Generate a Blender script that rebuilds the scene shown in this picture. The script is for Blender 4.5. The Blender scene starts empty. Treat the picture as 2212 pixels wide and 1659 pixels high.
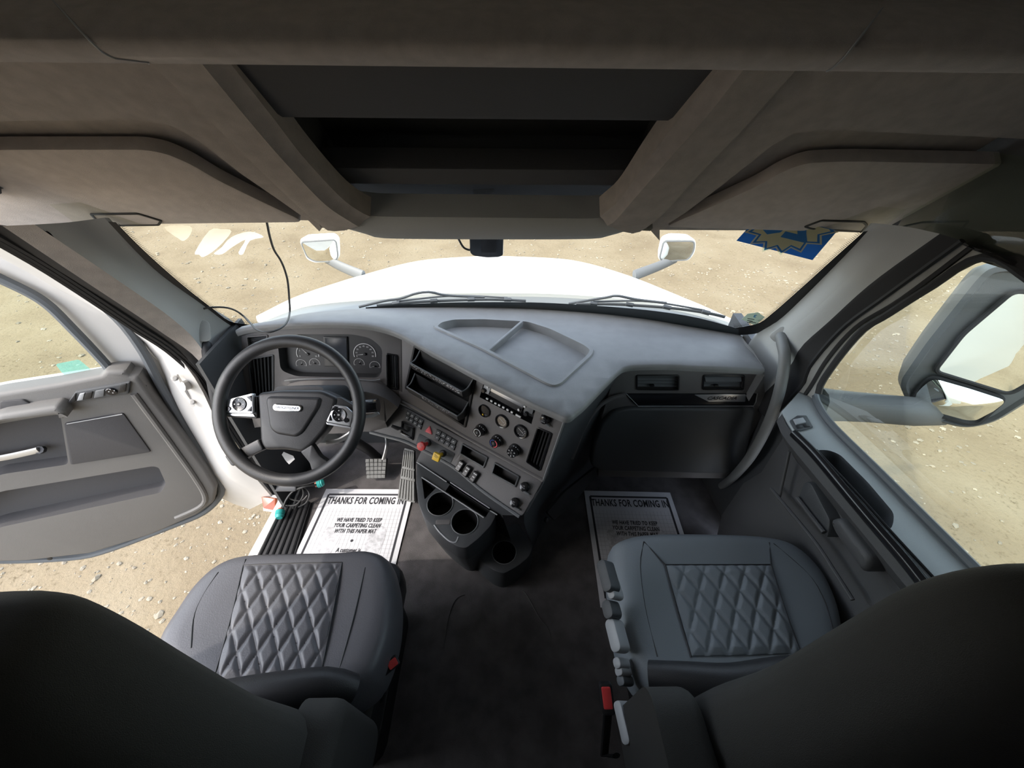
import bpy, bmesh, math, random
from mathutils import Vector, Matrix
from mathutils.geometry import delaunay_2d_cdt
random.seed(7)
S = bpy.context.scene
COL = S.collection
V = Vector
# ------------------------------------------------------------------ camera
F_PX, CX, CY = 830.0, 1106.0, 829.5
CAM = V((.045, 0, 1.48))
YAW, PITCH, ROLL = map(math.radians, (1.15, 38.0, .6))
FW = V((math.sin(YAW)*math.cos(PITCH), math.cos(YAW)*math.cos(PITCH), -math.sin(PITCH)))
_r = V((math.cos(YAW), -math.sin(YAW), 0)); _u = _r.cross(FW)
RT = _r*math.cos(ROLL)+_u*math.sin(ROLL); UP = _u*math.cos(ROLL)-_r*math.sin(ROLL)
cd = bpy.data.cameras.new('camera'); cam = bpy.data.objects.new('camera', cd); COL.objects.link(cam)
cd.sensor_fit = 'HORIZONTAL'; cd.sensor_width = 36; cd.lens = 36*F_PX/2212; cd.clip_start = .02; cd.clip_end = 500
m = Matrix((RT, UP, -FW)).transposed().to_4x4(); m.translation = CAM; cam.matrix_world = m
S.camera = cam
# ------------------------------------------------------------------ sky, sun, exposure
W = bpy.data.worlds.new('sky'); S.world = W; W.use_nodes = True
SUNDIR = V((-.55, -.36, .75)).normalized()          # towards the sun: driver side, high
nt = W.node_tree; sky = nt.nodes.new('ShaderNodeTexSky'); sky.sky_type = 'NISHITA'; sky.sun_disc = False
sky.sun_elevation = math.asin(SUNDIR.z); sky.sun_rotation = math.atan2(SUNDIR.x, SUNDIR.y)
sky.air_density = 1.0; sky.dust_density = 2.0; sky.ozone_density = 1.0
hs = nt.nodes.new('ShaderNodeHueSaturation'); hs.inputs['Saturation'].default_value = .6          # hazy sky
nt.links.new(sky.outputs[0], hs.inputs['Color']); nt.links.new(hs.outputs[0], nt.nodes['Background'].inputs[0]); nt.nodes['Background'].inputs[1].default_value = .9
sl = bpy.data.lights.new('sun', 'SUN'); so = bpy.data.objects.new('sun', sl); COL.objects.link(so)
sl.energy = 2.5; sl.angle = math.radians(.6); sl.color = (1, .94, .84)
so.rotation_euler = SUNDIR.to_track_quat('Z', 'Y').to_euler()
S.view_settings.view_transform = 'Standard'; S.view_settings.look = 'None'
S.view_settings.gamma = 1; S.view_settings.use_curve_mapping = False
S.view_settings.exposure = -.08
# ------------------------------------------------------------------ pixel -> place helpers (each hit lies on a real surface)
def ray(x, y): return RT*((x-CX)/F_PX)+UP*((CY-y)/F_PX)+FW
def att(x, y, t): return CAM+ray(x, y)*t
def _ax(x, y, v, i): d = ray(x, y); return CAM+d*((v-CAM[i])/d[i])
def atx(x, y, v): return _ax(x, y, v, 0)
def aty(x, y, v): return _ax(x, y, v, 1)
def atz(x, y, v): return _ax(x, y, v, 2)
def hit(x, y, p0, n): d = ray(x, y); return CAM+d*((V(p0)-CAM).dot(n)/d.dot(n))
def hitf(x, y, g, a=.3, b=6.0):
    d = ray(x, y); ga = g(CAM+d*a)
    for i in range(50):
        mm = (a+b)/2; gm = g(CAM+d*mm)
        if (gm > 0) == (ga > 0): a = mm
        else: b = mm
    return CAM+d*a
class Fr:
    """a flat frame: origin o, in-plane axes ex, ey, outward normal ez"""
    def __init__(s, o, ex, ez):
        s.o = V(o); s.ez = V(ez).normalized(); s.ex = (V(ex)-s.ez*V(ex).dot(s.ez)).normalized(); s.ey = s.ez.cross(s.ex)
    def w(s, a, b, c=0): return s.o+s.ex*a+s.ey*b+s.ez*c
    def px(s, x, y, off=0):
        p = hit(x, y, s.o+s.ez*off, s.ez)-s.o; return (p.dot(s.ex), p.dot(s.ey))
    def poly(s, pts, off=0): return [s.px(x, y, off) for x, y in pts]
    def at(s, a, b, c=0, rot=0):
        f = Fr(s.w(a, b, c), s.ex*math.cos(rot)+s.ey*math.sin(rot), s.ez); return f
    def on(s, x, y, off=0, rot=0): a, b = s.px(x, y, off); return s.at(a, b, off, rot)
    def flip(s): return Fr(s.o, -s.ex, s.ez)
WORLD = Fr((0, 0, 0), (1, 0, 0), (0, 0, 1))
def look(o, n, ex=(1, 0, 0)): return Fr(o, ex, n)
def catmull(pts, n=6, closed=False):
    P = [V(p) for p in pts]; out = []; N = len(P)
    for i in range(N if closed else N-1):
        if closed: a, b, c, d = P[(i-1) % N], P[i], P[(i+1) % N], P[(i+2) % N]
        else: a, b, c, d = P[max(i-1, 0)], P[i], P[i+1], P[min(i+2, N-1)]
        for k in range(n):
            t = k/n
            out.append(.5*((2*b)+(c-a)*t+(2*a-5*b+4*c-d)*t*t+(3*b-a-3*c+d)*t**3))
    if not closed: out.append(P[-1])
    return out
def smooth2(pts, n=5, closed=True): return [(p[0], p[1]) for p in catmull([V((p[0], p[1], 0)) for p in pts], n, closed)]
def rrect(w, h, r, seg=3, cx=0, cy=0):
    o = []
    for (sx, sy, a0) in ((1, 1, 0), (-1, 1, 90), (-1, -1, 180), (1, -1, 270)):
        for k in range(seg+1):
            a = math.radians(a0+90*k/seg); o.append((cx+sx*(w/2-r)+r*math.cos(a), cy+sy*(h/2-r)+r*math.sin(a)))
    return o
def ring(r, n=24, cx=0, cy=0, a0=0): return [(cx+r*math.cos(a0+2*math.pi*i/n), cy+r*math.sin(a0+2*math.pi*i/n)) for i in range(n)]
def area2(p): return .5*sum(p[i][0]*p[(i+1) % len(p)][1]-p[(i+1) % len(p)][0]*p[i][1] for i in range(len(p)))
def ccw(p): return list(p) if area2(p) > 0 else list(reversed(p))
def offset2(p, d):
    """inset a ccw polygon by d"""
    n = len(p); o = []
    for i in range(n):
        a, b, c = V(p[i-1]), V(p[i]), V(p[(i+1) % n])
        e1 = (b-a); e2 = (c-b)
        if e1.length < 1e-9 or e2.length < 1e-9: o.append(tuple(b)); continue
        e1.normalize(); e2.normalize()
        n1 = V((-e1.y, e1.x)); n2 = V((-e2.y, e2.x)); k = n1+n2
        L = max(k.length_squared/2, .35); q = b+k*(d/L); o.append((q.x, q.y))
    return o
def roundpoly(p, r, seg=4):
    """polygon with its corners rounded"""
    p = ccw(p); n = len(p); o = []
    for i in range(n):
        a, b, c = V(p[i-1]), V(p[i]), V(p[(i+1) % n])
        d1 = (a-b); d2 = (c-b); q = min(r, d1.length*.45, d2.length*.45)
        s = b+d1.normalized()*q; e = b+d2.normalized()*q
        for k in range(seg+1):
            t = k/seg; x = s.lerp(b, t).lerp(b.lerp(e, t), t); o.append((x.x, x.y))
    return o
def inside(q, poly):
    x, y = q; c = False; n = len(poly)
    for i in range(n):
        x1, y1 = poly[i]; x2, y2 = poly[i-1]
        if (y1 > y) != (y2 > y) and x < (x2-x1)*(y-y1)/(y2-y1)+x1: c = not c
    return c
def tri2(outer, holes=(), grid=0):
    pts = []; edges = []
    for L in [outer]+list(holes):
        s = len(pts); pts += [V((q[0], q[1])) for q in L]; edges += [(s+i, s+(i+1) % len(L)) for i in range(len(L))]
    if grid:
        xs = [p[0] for p in outer]; ys = [p[1] for p in outer]; x = min(xs)+grid*.5
        while x < max(xs):
            y = min(ys)+grid*.5
            while y < max(ys):
                if inside((x, y), outer) and not any(inside((x, y), h) for h in holes): pts.append(V((x, y)))
                y += grid
            x += grid
    v, e, f, _, _, _ = delaunay_2d_cdt(pts, edges, [], 0, 1e-7)
    v = [(q.x, q.y) for q in v]; F = []
    for t in f:
        c = (sum(v[i][0] for i in t)/len(t), sum(v[i][1] for i in t)/len(t))
        if inside(c, outer) and not any(inside(c, h) for h in holes):
            F.append(t if area2([v[i] for i in t]) > 0 else t[::-1])
    return v, F
# ------------------------------------------------------------------ mesh builder
ORG = {}
class MB:
    def __init__(s): s.v = []; s.f = []
    def add(s, vs, fs):
        k = len(s.v); s.v += [V(p) for p in vs]; s.f += [tuple(i+k for i in f) for f in fs]; return s
    def loft(s, rows, closed=True, cap=True, flip=False):
        """rows of equal-length point lists"""
        n = len(rows[0]); vs = [p for r in rows for p in r]; fs = []
        for i in range(len(rows)-1):
            for j in range(n if closed else n-1):
                a = i*n+j; b = i*n+(j+1) % n; fs.append((a, b, b+n, a+n))
        if cap and closed: fs.append(tuple(reversed(range(n)))); fs.append(tuple(range((len(rows)-1)*n, len(rows)*n)))
        if flip: fs = [f[::-1] for f in fs]
        return s.add(vs, fs)
    def prism(s, fr, outer, c0, c1, bev=0, holes=(), back=True, seg=2):
        """outline extruded from height c0 to c1 along the frame's normal, front edge rounded"""
        outer = ccw(outer); holes = [ccw(h) for h in holes]
        lv = [(0, c0)]
        if bev:
            for k in range(seg+1):
                a = math.pi/2*k/seg; lv.append((bev*(1-math.cos(a)), c1-bev+bev*math.sin(a)))
        else: lv.append((0, c1))
        rows = [[fr.w(x, y, c) for x, y in offset2(outer, d)] for d, c in lv]
        s.loft(rows, True, False)
        top = offset2(outer, lv[-1][0]); v, f = tri2(top, holes); s.add([fr.w(x, y, c1) for x, y in v], f)
        for h in holes: s.loft([[fr.w(x, y, c1) for x, y in h], [fr.w(x, y, c0) for x, y in h]], True, False)
        if back and not holes: v, f = tri2(outer); s.add([fr.w(x, y, c0) for x, y in v], [t[::-1] for t in f])
        return s
    def cup(s, fr, outer, depth, taper=0, lip=0):
        """an open recess: walls and bottom going in by depth"""
        outer = ccw(outer); low = offset2(outer, taper)
        s.loft([[fr.w(x, y, lip) for x, y in outer], [fr.w(x, y, -depth) for x, y in low]], True, False, True)
        v, f = tri2(low); return s.add([fr.w(x, y, -depth) for x, y in v], f)
    def box(s, fr, w, h, d, bev=.002, z0=0): return s.prism(fr, rrect(w, h, min(bev*1.5, w*.4, h*.4), 2), z0, z0+d, min(bev, d*.4))
    def cyl(s, fr, prof, n=24):
        """lathe: profile of (radius, height)"""
        rows = [[fr.w(r*math.cos(2*math.pi*i/n), r*math.sin(2*math.pi*i/n), z) for i in range(n)] for r, z in prof]
        return s.loft(rows, True, True)
    def tube(s, pts, r, n=8, closed=False, flat=1.0):
        P = [V(p) for p in pts]; N = len(P); rows = []; up = V((0, 0, 1)); prev = None
        for i in range(N):
            t = (P[(i+1) % N]-P[i-1]) if closed else (P[min(i+1, N-1)]-P[max(i-1, 0)]); t.normalize()
            if prev is None:
                a = up if abs(t.dot(up)) < .9 else V((1, 0, 0)); x = (a-t*a.dot(t)).normalized()
            else: x = (prev-t*prev.dot(t)).normalized()
            prev = x; y = t.cross(x); rr = r[i] if isinstance(r, (list, tuple)) else r
            rows.append([P[i]+x*(rr*math.cos(2*math.pi*k/n))+y*(rr*flat*math.sin(2*math.pi*k/n)) for k in range(n)])
        if closed: rows.append(rows[0])
        return s.loft(rows, True, not closed)
    def sheet(s, rows, th=0, nrm=None):
        """open grid of points, optionally thickened along nrm"""
        s.loft(rows, False, False)
        if th:
            n = V(nrm).normalized()*-th; R2 = [[V(p)+n for p in r] for r in rows]; s.loft(R2, False, False, True)
            a = [r[0] for r in rows]; b = [r[0] for r in R2]; s.loft([a, b], False, False)
            a = [r[-1] for r in rows]; b = [r[-1] for r in R2]; s.loft([b, a], False, False)
            s.loft([R2[0], rows[0]], False, False); s.loft([rows[-1], R2[-1]], False, False)
        return s
    def build(s, name, mat, parent=None, org=None, sharp=38, fix=True):
        o_ = ORG[parent.name] if parent else V(org if org is not None else (0, 0, 0))
        me = bpy.data.meshes.new(name); me.from_pydata([p-o_ for p in s.v], [], s.f); me.validate()
        bm = bmesh.new(); bm.from_mesh(me); bmesh.ops.remove_doubles(bm, verts=bm.verts, dist=1e-6)
        if fix: bmesh.ops.recalc_face_normals(bm, faces=bm.faces)
        bm.to_mesh(me); bm.free()
        for p in me.polygons: p.use_smooth = True
        me.set_sharp_from_angle(angle=math.radians(sharp))
        me.materials.append(M[mat]); o = bpy.data.objects.new(name, me); COL.objects.link(o)
        if parent: o.parent = parent
        else: o.location = o_
        ORG[o.name] = o_; return o
def thing(name, label, cat, loc, group=None):
    o = bpy.data.objects.new(name, None); COL.objects.link(o); o.location = V(loc); o.empty_display_size = .05
    ORG[o.name] = V(loc); return tag(o, label, cat, group)
def tag(o, label, cat=None, group=None, kind=None):
    o['label'] = label
    if cat: o['category'] = cat
    if group: o['group'] = group
    if kind: o['kind'] = kind
    return o
def struct(o, label=None):
    o['kind'] = 'structure'
    if label: o['label'] = label
    return o
def sroot(name, label, loc): o = thing(name, label, None, loc); o['kind'] = 'structure'; return o
def text(fr, s, size, mat, parent, name='lettering', h=.0006, align='CENTER', sx=1.0, shear=0, space=1.0, line=1.0, th=0):
    c = bpy.data.curves.new('t', 'FONT'); c.body = s; c.size = size; c.align_x = align; c.align_y = 'CENTER'; c.shear = shear
    c.space_character = space; c.space_line = line; c.resolution_u = 2; c.offset = th
    o = bpy.data.objects.new('t', c); COL.objects.link(o); bpy.context.view_layer.update()
    me = bpy.data.meshes.new_from_object(o); bpy.data.objects.remove(o); bpy.data.curves.remove(c)
    mb = MB(); mb.add([fr.w(v.co.x*sx, v.co.y, h) for v in me.vertices], [tuple(p.vertices) for p in me.polygons])
    bpy.data.meshes.remove(me); return mb.build(name, mat, parent, fix=False)
# ------------------------------------------------------------------ materials
M = {}
def mat(name, col, rough=.6, metal=0, spec=.5, bump=0, bscale=400, var=0, vscale=6, coat=0, emit=0):
    m = bpy.data.materials.new(name); m.use_nodes = True; n = m.node_tree; b = n.nodes['Principled BSDF']
    b.inputs['Base Color'].default_value = (*col, 1); b.inputs['Roughness'].default_value = rough
    b.inputs['Metallic'].default_value = metal; b.inputs['Specular IOR Level'].default_value = spec
    if coat: b.inputs['Coat Weight'].default_value = coat; b.inputs['Coat Roughness'].default_value = .08
    tc = n.nodes.new('ShaderNodeTexCoord')
    if bump:
        t = n.nodes.new('ShaderNodeTexNoise'); t.inputs['Scale'].default_value = bscale; t.inputs['Detail'].default_value = 3
        n.links.new(tc.outputs['Object'], t.inputs['Vector'])
        bp = n.nodes.new('ShaderNodeBump'); bp.inputs['Strength'].default_value = bump; bp.inputs['Distance'].default_value = .002
        n.links.new(t.outputs[0], bp.inputs['Height']); n.links.new(bp.outputs[0], b.inputs['Normal'])
    if var:
        t = n.nodes.new('ShaderNodeTexNoise'); t.inputs['Scale'].default_value = vscale; t.inputs['Detail'].default_value = 5
        n.links.new(tc.outputs['Object'], t.inputs['Vector'])
        r = n.nodes.new('ShaderNodeValToRGB'); r.color_ramp.elements[0].position = .35; r.color_ramp.elements[1].position = .68
        r.color_ramp.elements[0].color = (*[c*(1-var) for c in col], 1); r.color_ramp.elements[1].color = (*[min(1, c*(1+var)) for c in col], 1)
        n.links.new(t.outputs[0], r.inputs[0]); n.links.new(r.outputs[0], b.inputs['Base Color'])
    M[name] = m; return m
mat('dash_top', (.21, .21, .212), .5, bump=.25, bscale=700, var=.06, vscale=20)
mat('dash', (.125, .118, .116), .55, bump=.35, bscale=600)
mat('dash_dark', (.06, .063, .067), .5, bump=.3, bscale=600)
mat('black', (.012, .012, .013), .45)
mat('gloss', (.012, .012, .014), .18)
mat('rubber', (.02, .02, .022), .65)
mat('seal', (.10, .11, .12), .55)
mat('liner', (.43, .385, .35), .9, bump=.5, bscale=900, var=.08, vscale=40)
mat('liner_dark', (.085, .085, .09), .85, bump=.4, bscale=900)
mat('visor', (.60, .535, .49), .9, bump=.4, bscale=900, var=.06, vscale=40)
mat('pillar', (.40, .402, .39), .7, bump=.3, bscale=800)  # paler grey, with some windscreen veil glare put into the colour
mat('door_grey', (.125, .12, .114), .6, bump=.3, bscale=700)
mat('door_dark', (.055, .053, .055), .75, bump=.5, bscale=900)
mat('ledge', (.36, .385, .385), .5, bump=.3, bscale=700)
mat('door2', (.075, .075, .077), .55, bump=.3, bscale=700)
mat('carpet', (.095, .087, .087), .95, bump=1.0, bscale=500, var=.25, vscale=14)
mat('vinyl', (.105, .105, .115), .40, bump=.2, bscale=350)
mat('vinyl2', (.20, .222, .24), .5, bump=.2, bscale=350)
mat('seatfab', (.026, .025, .024), .8, bump=.4, bscale=900)
mat('stitch', (.12, .12, .13), .7)
mat('leather', (.025, .025, .027), .45, bump=.2, bscale=500)
mat('white', (.84, .84, .80), .28, coat=.3)
mat('jamb', (.64, .62, .59), .35, var=.04, vscale=5)
mat('silver', (.66, .67, .70), .28, metal=.85)
mat('chrome', (.85, .85, .86), .10, metal=1)
mat('alu', (.55, .54, .52), .45, metal=.7)
mat('mirror', (.93, .95, .94), .01, metal=1)
mat('paper', (.60, .60, .62), .75, var=.03, vscale=30)
mat('ink', (.03, .03, .035), .8)
mat('inkgrey', (.36, .36, .38), .85)
mat('smudge', (.52, .52, .54), .9, var=.25, vscale=60)
mat('red', (.62, .05, .05), .4)
mat('bright_red', (.75, .10, .12), .4)  # brighter red for the hazard button and heater knob print
mat('yellow', (.80, .50, .03), .4)
mat('blue', (.04, .07, .35), .4)
mat('white_print', (.62, .62, .62), .5)
mat('grey_print', (.30, .30, .32), .5)
mat('gauge_face', (.028, .028, .03), .5)
mat('gauge_tan', (.22, .18, .14), .35)
mat('screen', (.03, .035, .045), .15)
mat('teal', (.02, .28, .26), .5)
mat('wire', (.03, .03, .03), .5)
mat('copper', (.35, .12, .08), .5)
mat('amber', (.26, .05, .01), .25)
mat('lightgrey', (.34, .35, .36), .45)
mat('midgrey', (.13, .135, .14), .5)
mat('hoodarm', (.16, .165, .17), .5)
mat('mirror_shell', (.12, .125, .13), .5, bump=.2, bscale=500)
mat('tape', (.72, .68, .55), .5, var=.1, vscale=40)
mat('scuff', (.45, .45, .46), .8)
mat('handle', (.17, .172, .17), .5, bump=.2, bscale=500)
mat('dust', (.17, .165, .16), .95)
mat('pedal', (.11, .11, .105), .55, bump=.4, bscale=300)
mat('stone', (.26, .225, .165), .9, var=.3, vscale=3)
mat('wiper', (.11, .115, .12), .5)  # black wipers greyed here to carry the haze over the glass
mat('frit', (.045, .055, .062), .35)  # black ceramic lightened to hold the dash reflection in its colour
mat('cowl', (.22, .235, .24), .6)
def glass(name, tint, refl=.5):
    m = bpy.data.materials.new(name); m.use_nodes = True; n = m.node_tree; n.nodes.clear()
    o = n.nodes.new('ShaderNodeOutputMaterial'); t = n.nodes.new('ShaderNodeBsdfTransparent'); t.inputs[0].default_value = (*tint, 1)
    g = n.nodes.new('ShaderNodeBsdfGlossy'); g.inputs['Roughness'].default_value = .02
    f = n.nodes.new('ShaderNodeFresnel'); f.inputs[0].default_value = 1.45
    q = n.nodes.new('ShaderNodeMath'); q.operation = 'MULTIPLY'; q.inputs[1].default_value = refl
    mx = n.nodes.new('ShaderNodeMixShader'); n.links.new(f.outputs[0], q.inputs[0]); n.links.new(q.outputs[0], mx.inputs[0])
    n.links.new(t.outputs[0], mx.inputs[1]); n.links.new(g.outputs[0], mx.inputs[2]); n.links.new(mx.outputs[0], o.inputs[0]); M[name] = m
glass('glass_front', (.91, .92, .86), .45)
glass('glass_side', (.86, .92, .82), .35)
glass('glass_teal', (.45, .75, .70), .2)
def film(name, col, a):
    m = bpy.data.materials.new(name); m.use_nodes = True; n = m.node_tree; b = n.nodes['Principled BSDF']
    b.inputs['Base Color'].default_value = (*col, 1); b.inputs['Alpha'].default_value = a; b.inputs['Roughness'].default_value = .5; M[name] = m
def leafy(name, col, back, alpha=1):
    m = bpy.data.materials.new(name); m.use_nodes = True; n = m.node_tree; n.nodes.clear(); o = n.nodes.new('ShaderNodeOutputMaterial')
    a = n.nodes.new('ShaderNodeBsdfDiffuse'); a.inputs[0].default_value = (*col, 1); b = n.nodes.new('ShaderNodeBsdfTranslucent'); b.inputs[0].default_value = (*back, 1)
    x = n.nodes.new('ShaderNodeAddShader'); n.links.new(a.outputs[0], x.inputs[0]); n.links.new(b.outputs[0], x.inputs[1]); last = x
    if alpha == 2:
        t = n.nodes.new('ShaderNodeBsdfTransparent'); t.inputs[0].default_value = (.8, .8, .78, 1); y = n.nodes.new('ShaderNodeAddShader')
        n.links.new(t.outputs[0], y.inputs[0]); n.links.new(x.outputs[0], y.inputs[1]); last = y
    elif alpha < 1:
        t = n.nodes.new('ShaderNodeBsdfTransparent'); mx = n.nodes.new('ShaderNodeMixShader'); mx.inputs[0].default_value = alpha
        n.links.new(t.outputs[0], mx.inputs[1]); n.links.new(x.outputs[0], mx.inputs[2]); last = mx
    n.links.new(last.outputs[0], o.inputs[0]); M[name] = m
leafy('tape_film', (.25, .24, .22), (.55, .53, .48), 2)
leafy('sticker_blue', (.04, .13, .30), (.03, .13, .28))
leafy('sticker_cream', (.40, .36, .22), (.50, .45, .30))
leafy('sticker_pale', (.35, .38, .33), (.25, .28, .24))
leafy('decal_teal', (.05, .25, .22), (.16, .36, .31), .42)
def ground_mat():
    m = bpy.data.materials.new('ground'); m.use_nodes = True; n = m.node_tree; b = n.nodes['Principled BSDF']
    b.inputs['Roughness'].default_value = .95; b.inputs['Specular IOR Level'].default_value = .1
    tc = n.nodes.new('ShaderNodeTexCoord')
    def noise(sc, det, ro=.6):
        t = n.nodes.new('ShaderNodeTexNoise'); t.inputs['Scale'].default_value = sc; t.inputs['Detail'].default_value = det; t.inputs['Roughness'].default_value = ro
        n.links.new(tc.outputs['Object'], t.inputs['Vector']); return t
    def ramp(src, stops):
        r = n.nodes.new('ShaderNodeValToRGB'); e = r.color_ramp.elements
        e[0].position, e[0].color = stops[0][0], (*stops[0][1], 1); e[1].position, e[1].color = stops[-1][0], (*stops[-1][1], 1)
        for p, c in stops[1:-1]: k = e.new(p); k.color = (*c, 1)
        n.links.new(src, r.inputs[0]); return r
    big = ramp(noise(.9, 6).outputs[0], [(.3, (.195, .152, .096)), (.5, (.243, .194, .125)), (.7, (.272, .224, .15))])
    fine = ramp(noise(26, 8, .75).outputs[0], [(.36, (.52, .5, .46)), (.46, (1, 1, 1)), (.75, (1.0, 1.0, 1.0))])
    patch = noise(2.2, 3)
    mx = n.nodes.new('ShaderNodeMix'); mx.data_type = 'RGBA'; mx.blend_type = 'MULTIPLY'
    n.links.new(ramp(patch.outputs[0], [(.42, (.25,)*3), (.62, (.95,)*3)]).outputs[0], mx.inputs[0])
    n.links.new(big.outputs[0], mx.inputs[6]); n.links.new(fine.outputs[0], mx.inputs[7]); n.links.new(mx.outputs[2], b.inputs['Base Color'])
    bp = n.nodes.new('ShaderNodeBump'); bp.inputs['Strength'].default_value = .7; bp.inputs['Distance'].default_value = .03
    n.links.new(noise(18, 8, .7).outputs[0], bp.inputs['Height']); n.links.new(bp.outputs[0], b.inputs['Normal']); M['ground'] = m
ground_mat()
# ================================================================== SETTING
GZ = -1.2
# ---- ground with scattered stones
mb = MB(); R_ = 45; n = 40
mb.sheet([[V((-R_+2*R_*i/n, -R_+2*R_*j/n, GZ)) for i in range(n+1)] for j in range(n+1)])
struct(mb.build('ground', 'ground', fix=False), 'pale sandy dirt lot around the truck')
mb = MB(); cube = [(-1, -1, -1), (1, -1, -1), (1, 1, -1), (-1, 1, -1), (-1, -1, 1), (1, -1, 1), (1, 1, 1), (-1, 1, 1)]
OCT = [(1, 0, 0), (0, 1, 0), (-1, 0, 0), (0, -1, 0), (0, 0, 1), (.7, .7, .5), (-.7, .7, .5), (-.7, -.7, .5), (.7, -.7, .5), (0, 0, -.3)]
OF = [(0, 5, 8), (1, 6, 5), (2, 7, 6), (3, 8, 7), (4, 5, 6), (4, 6, 7), (4, 7, 8), (4, 8, 5), (0, 1, 5), (1, 2, 6), (2, 3, 7), (3, 0, 8)]
def stone(x, y, s):
    a = random.random()*6.3; k = [random.uniform(.6, 1.3) for _ in range(3)]
    vs = []
    for p in OCT:
        q = V((p[0]*k[0]*s, p[1]*k[1]*s, p[2]*k[2]*s*.7)) * random.uniform(.85, 1.15)
        vs.append((x+q.x*math.cos(a)-q.y*math.sin(a), y+q.x*math.sin(a)+q.y*math.cos(a), GZ+q.z))
    mb.add(vs, OF)
for i in range(2600):
    x = random.uniform(-4.6, -1.25); y = random.uniform(-.5, 3.6); stone(x, y, random.choice((.004, .006, .006, .009, .009, .013, .02))*random.uniform(.6, 1.2))
for i in range(2600):
    x = random.uniform(1.3, 8); y = random.uniform(-.5, 7); stone(x, y, random.choice((.006, .01, .014, .02))*random.uniform(.6, 1.3))
for i in range(4500):
    y = random.uniform(2.2, 14); x = random.uniform(-1, 1)*(2.0+y*1.0); stone(x, y, random.choice((.008, .012, .018, .025))*random.uniform(.6, 1.3))
o = mb.build('pebbles', 'stone', sharp=20); tag(o, 'loose pebbles and stones strewn over the sandy lot', 'pebbles', kind='stuff')
# ---- floor, firewall, rear shell
mb = MB(); mb.prism(WORLD, [(-.93, -1.6), (.98, -1.6), (.98, 1.42), (-.93, 1.42)], -.06, 0); flo = struct(mb.build('floor', 'carpet'), 'charcoal carpet on the cab floor')
for ln in ([(958, 1400), (970, 1330), (985, 1295), (1005, 1285)], [(1120, 1275), (1135, 1282), (1165, 1335), (1182, 1355), (1190, 1380)]):
    mb = MB(); P_ = [atz(x, y, .0012) for x, y in ln]; mb.tube(catmull(P_, 4), .0022, 4, flat=.3); mb.build('dust_mark', 'dust', flo)
def slab(name, m, pts, axis, a0, a1, lab=None):
    """flat slab: polygon in the two other axes, extruded along axis"""
    mb = MB()
    if axis == 0: fr = Fr((0, 0, 0), (0, 1, 0), (1, 0, 0))
    elif axis == 1: fr = Fr((0, 0, 0), (-1, 0, 0), (0, 1, 0)); pts = [(-a, b) for a, b in pts]
    else: fr = WORLD
    mb.prism(fr, pts, a0, a1); return struct(mb.build(name, m), lab)
slab('wall_front', 'dash_dark', [(-.96, 0), (1.0, 0), (1.0, .60), (-.96, .60)], 1, 1.40, 1.44, 'dark firewall under the dashboard')
sideL = [(-1.7, -.1), (.02, -.1), (.02, 1.36), (.98, 1.29), (1.13, 1.22), (1.12, 1.45), (.88, 1.72), (.55, 1.84), (-1.7, 1.88)]
sideR = [(-1.7, -.1), (.02, -.1), (.02, 1.22), (.3, 1.215), (.72, 1.20), (1.13, 1.18), (1.12, 1.45), (.88, 1.72), (.55, 1.84), (-1.7, 1.88)]
for nm, x, sg in (('wall_left', -1.03, -1), ('wall_right', 1.03, 1)):
    slab(nm, 'liner_dark', sideL if sg < 0 else sideR, 0, *sorted((x, x+.02*sg)), 'dark side lining of the cab behind the doors')
slab('trim_1', 'white', sideL, 0, -1.12, -1.055, 'white outer body side behind the driver door')
slab('trim_2', 'white', sideR, 0, 1.055, 1.12, 'white outer body side behind the passenger door')
slab('trim_17', 'dash_dark', [(.86, -.02), (1.42, -.02), (1.42, .74), (.86, .66)], 0, .985, 1.02, 'dark kick panel in the passenger footwell')
slab('wall_back', 'liner_dark', [(-1.05, -.1), (1.05, -.1), (1.05, 1.88), (-1.05, 1.88)], 1, -1.72, -1.70, 'dark rear wall of the cab')
mb = MB(); prof = [(1.19, 1.19), (1.14, 1.46), (.90, 1.74), (.56, 1.86), (-1.72, 1.90)]
mb.sheet([[V((x, y, z)) for x in (-1.1, -.5, 0, .5, 1.1)] for y, z in prof], .02, (0, .3, -1)); struct(mb.build('ceiling', 'white'), 'roof skin of the cab')
# ---- windscreen surface
def Yw(x, z): return 1.45-(z-.76)*(.25/.43)-.24*x*x
def wsg(off=0): return lambda p: p.y+off-Yw(p.x, p.z)
def onws(x, y, off=.006): return hitf(x, y, wsg(off))
win = sroot('window_1', 'wide curved windscreen', (0, 1.45, .72))
mb = MB(); zs = [.70+.07*i for i in range(9)]; xs = [-.97+1.94*i/16 for i in range(17)]
mb.sheet([[V((x, Yw(x, z), z)) for x in xs] for z in zs]); mb.build('pane', 'glass_front', win, fix=False)
def resample(pts, n):
    P = catmull(pts, 8); L = [0]
    for i in range(1, len(P)): L.append(L[-1]+(P[i]-P[i-1]).length)
    out = []
    for k in range(n):
        s = L[-1]*k/(n-1); i = max(j for j in range(len(L)) if L[j] <= s+1e-9); i = min(i, len(P)-2)
        u = (s-L[i])/max(L[i+1]-L[i], 1e-9); out.append(P[i].lerp(P[i+1], u))
    return out
frL = ([(228, 478), (336, 586), (437, 662), (520, 716), (570, 718)], [(250, 480), (315, 545), (394, 615), (460, 667), (500, 695), (560, 702)])
frR = ([(1880, 498), (1815, 566), (1733, 650), (1685, 694), (1636, 720), (1570, 724)], [(1866, 500), (1798, 561), (1733, 620), (1668, 677), (1636, 699), (1585, 709)])
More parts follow.
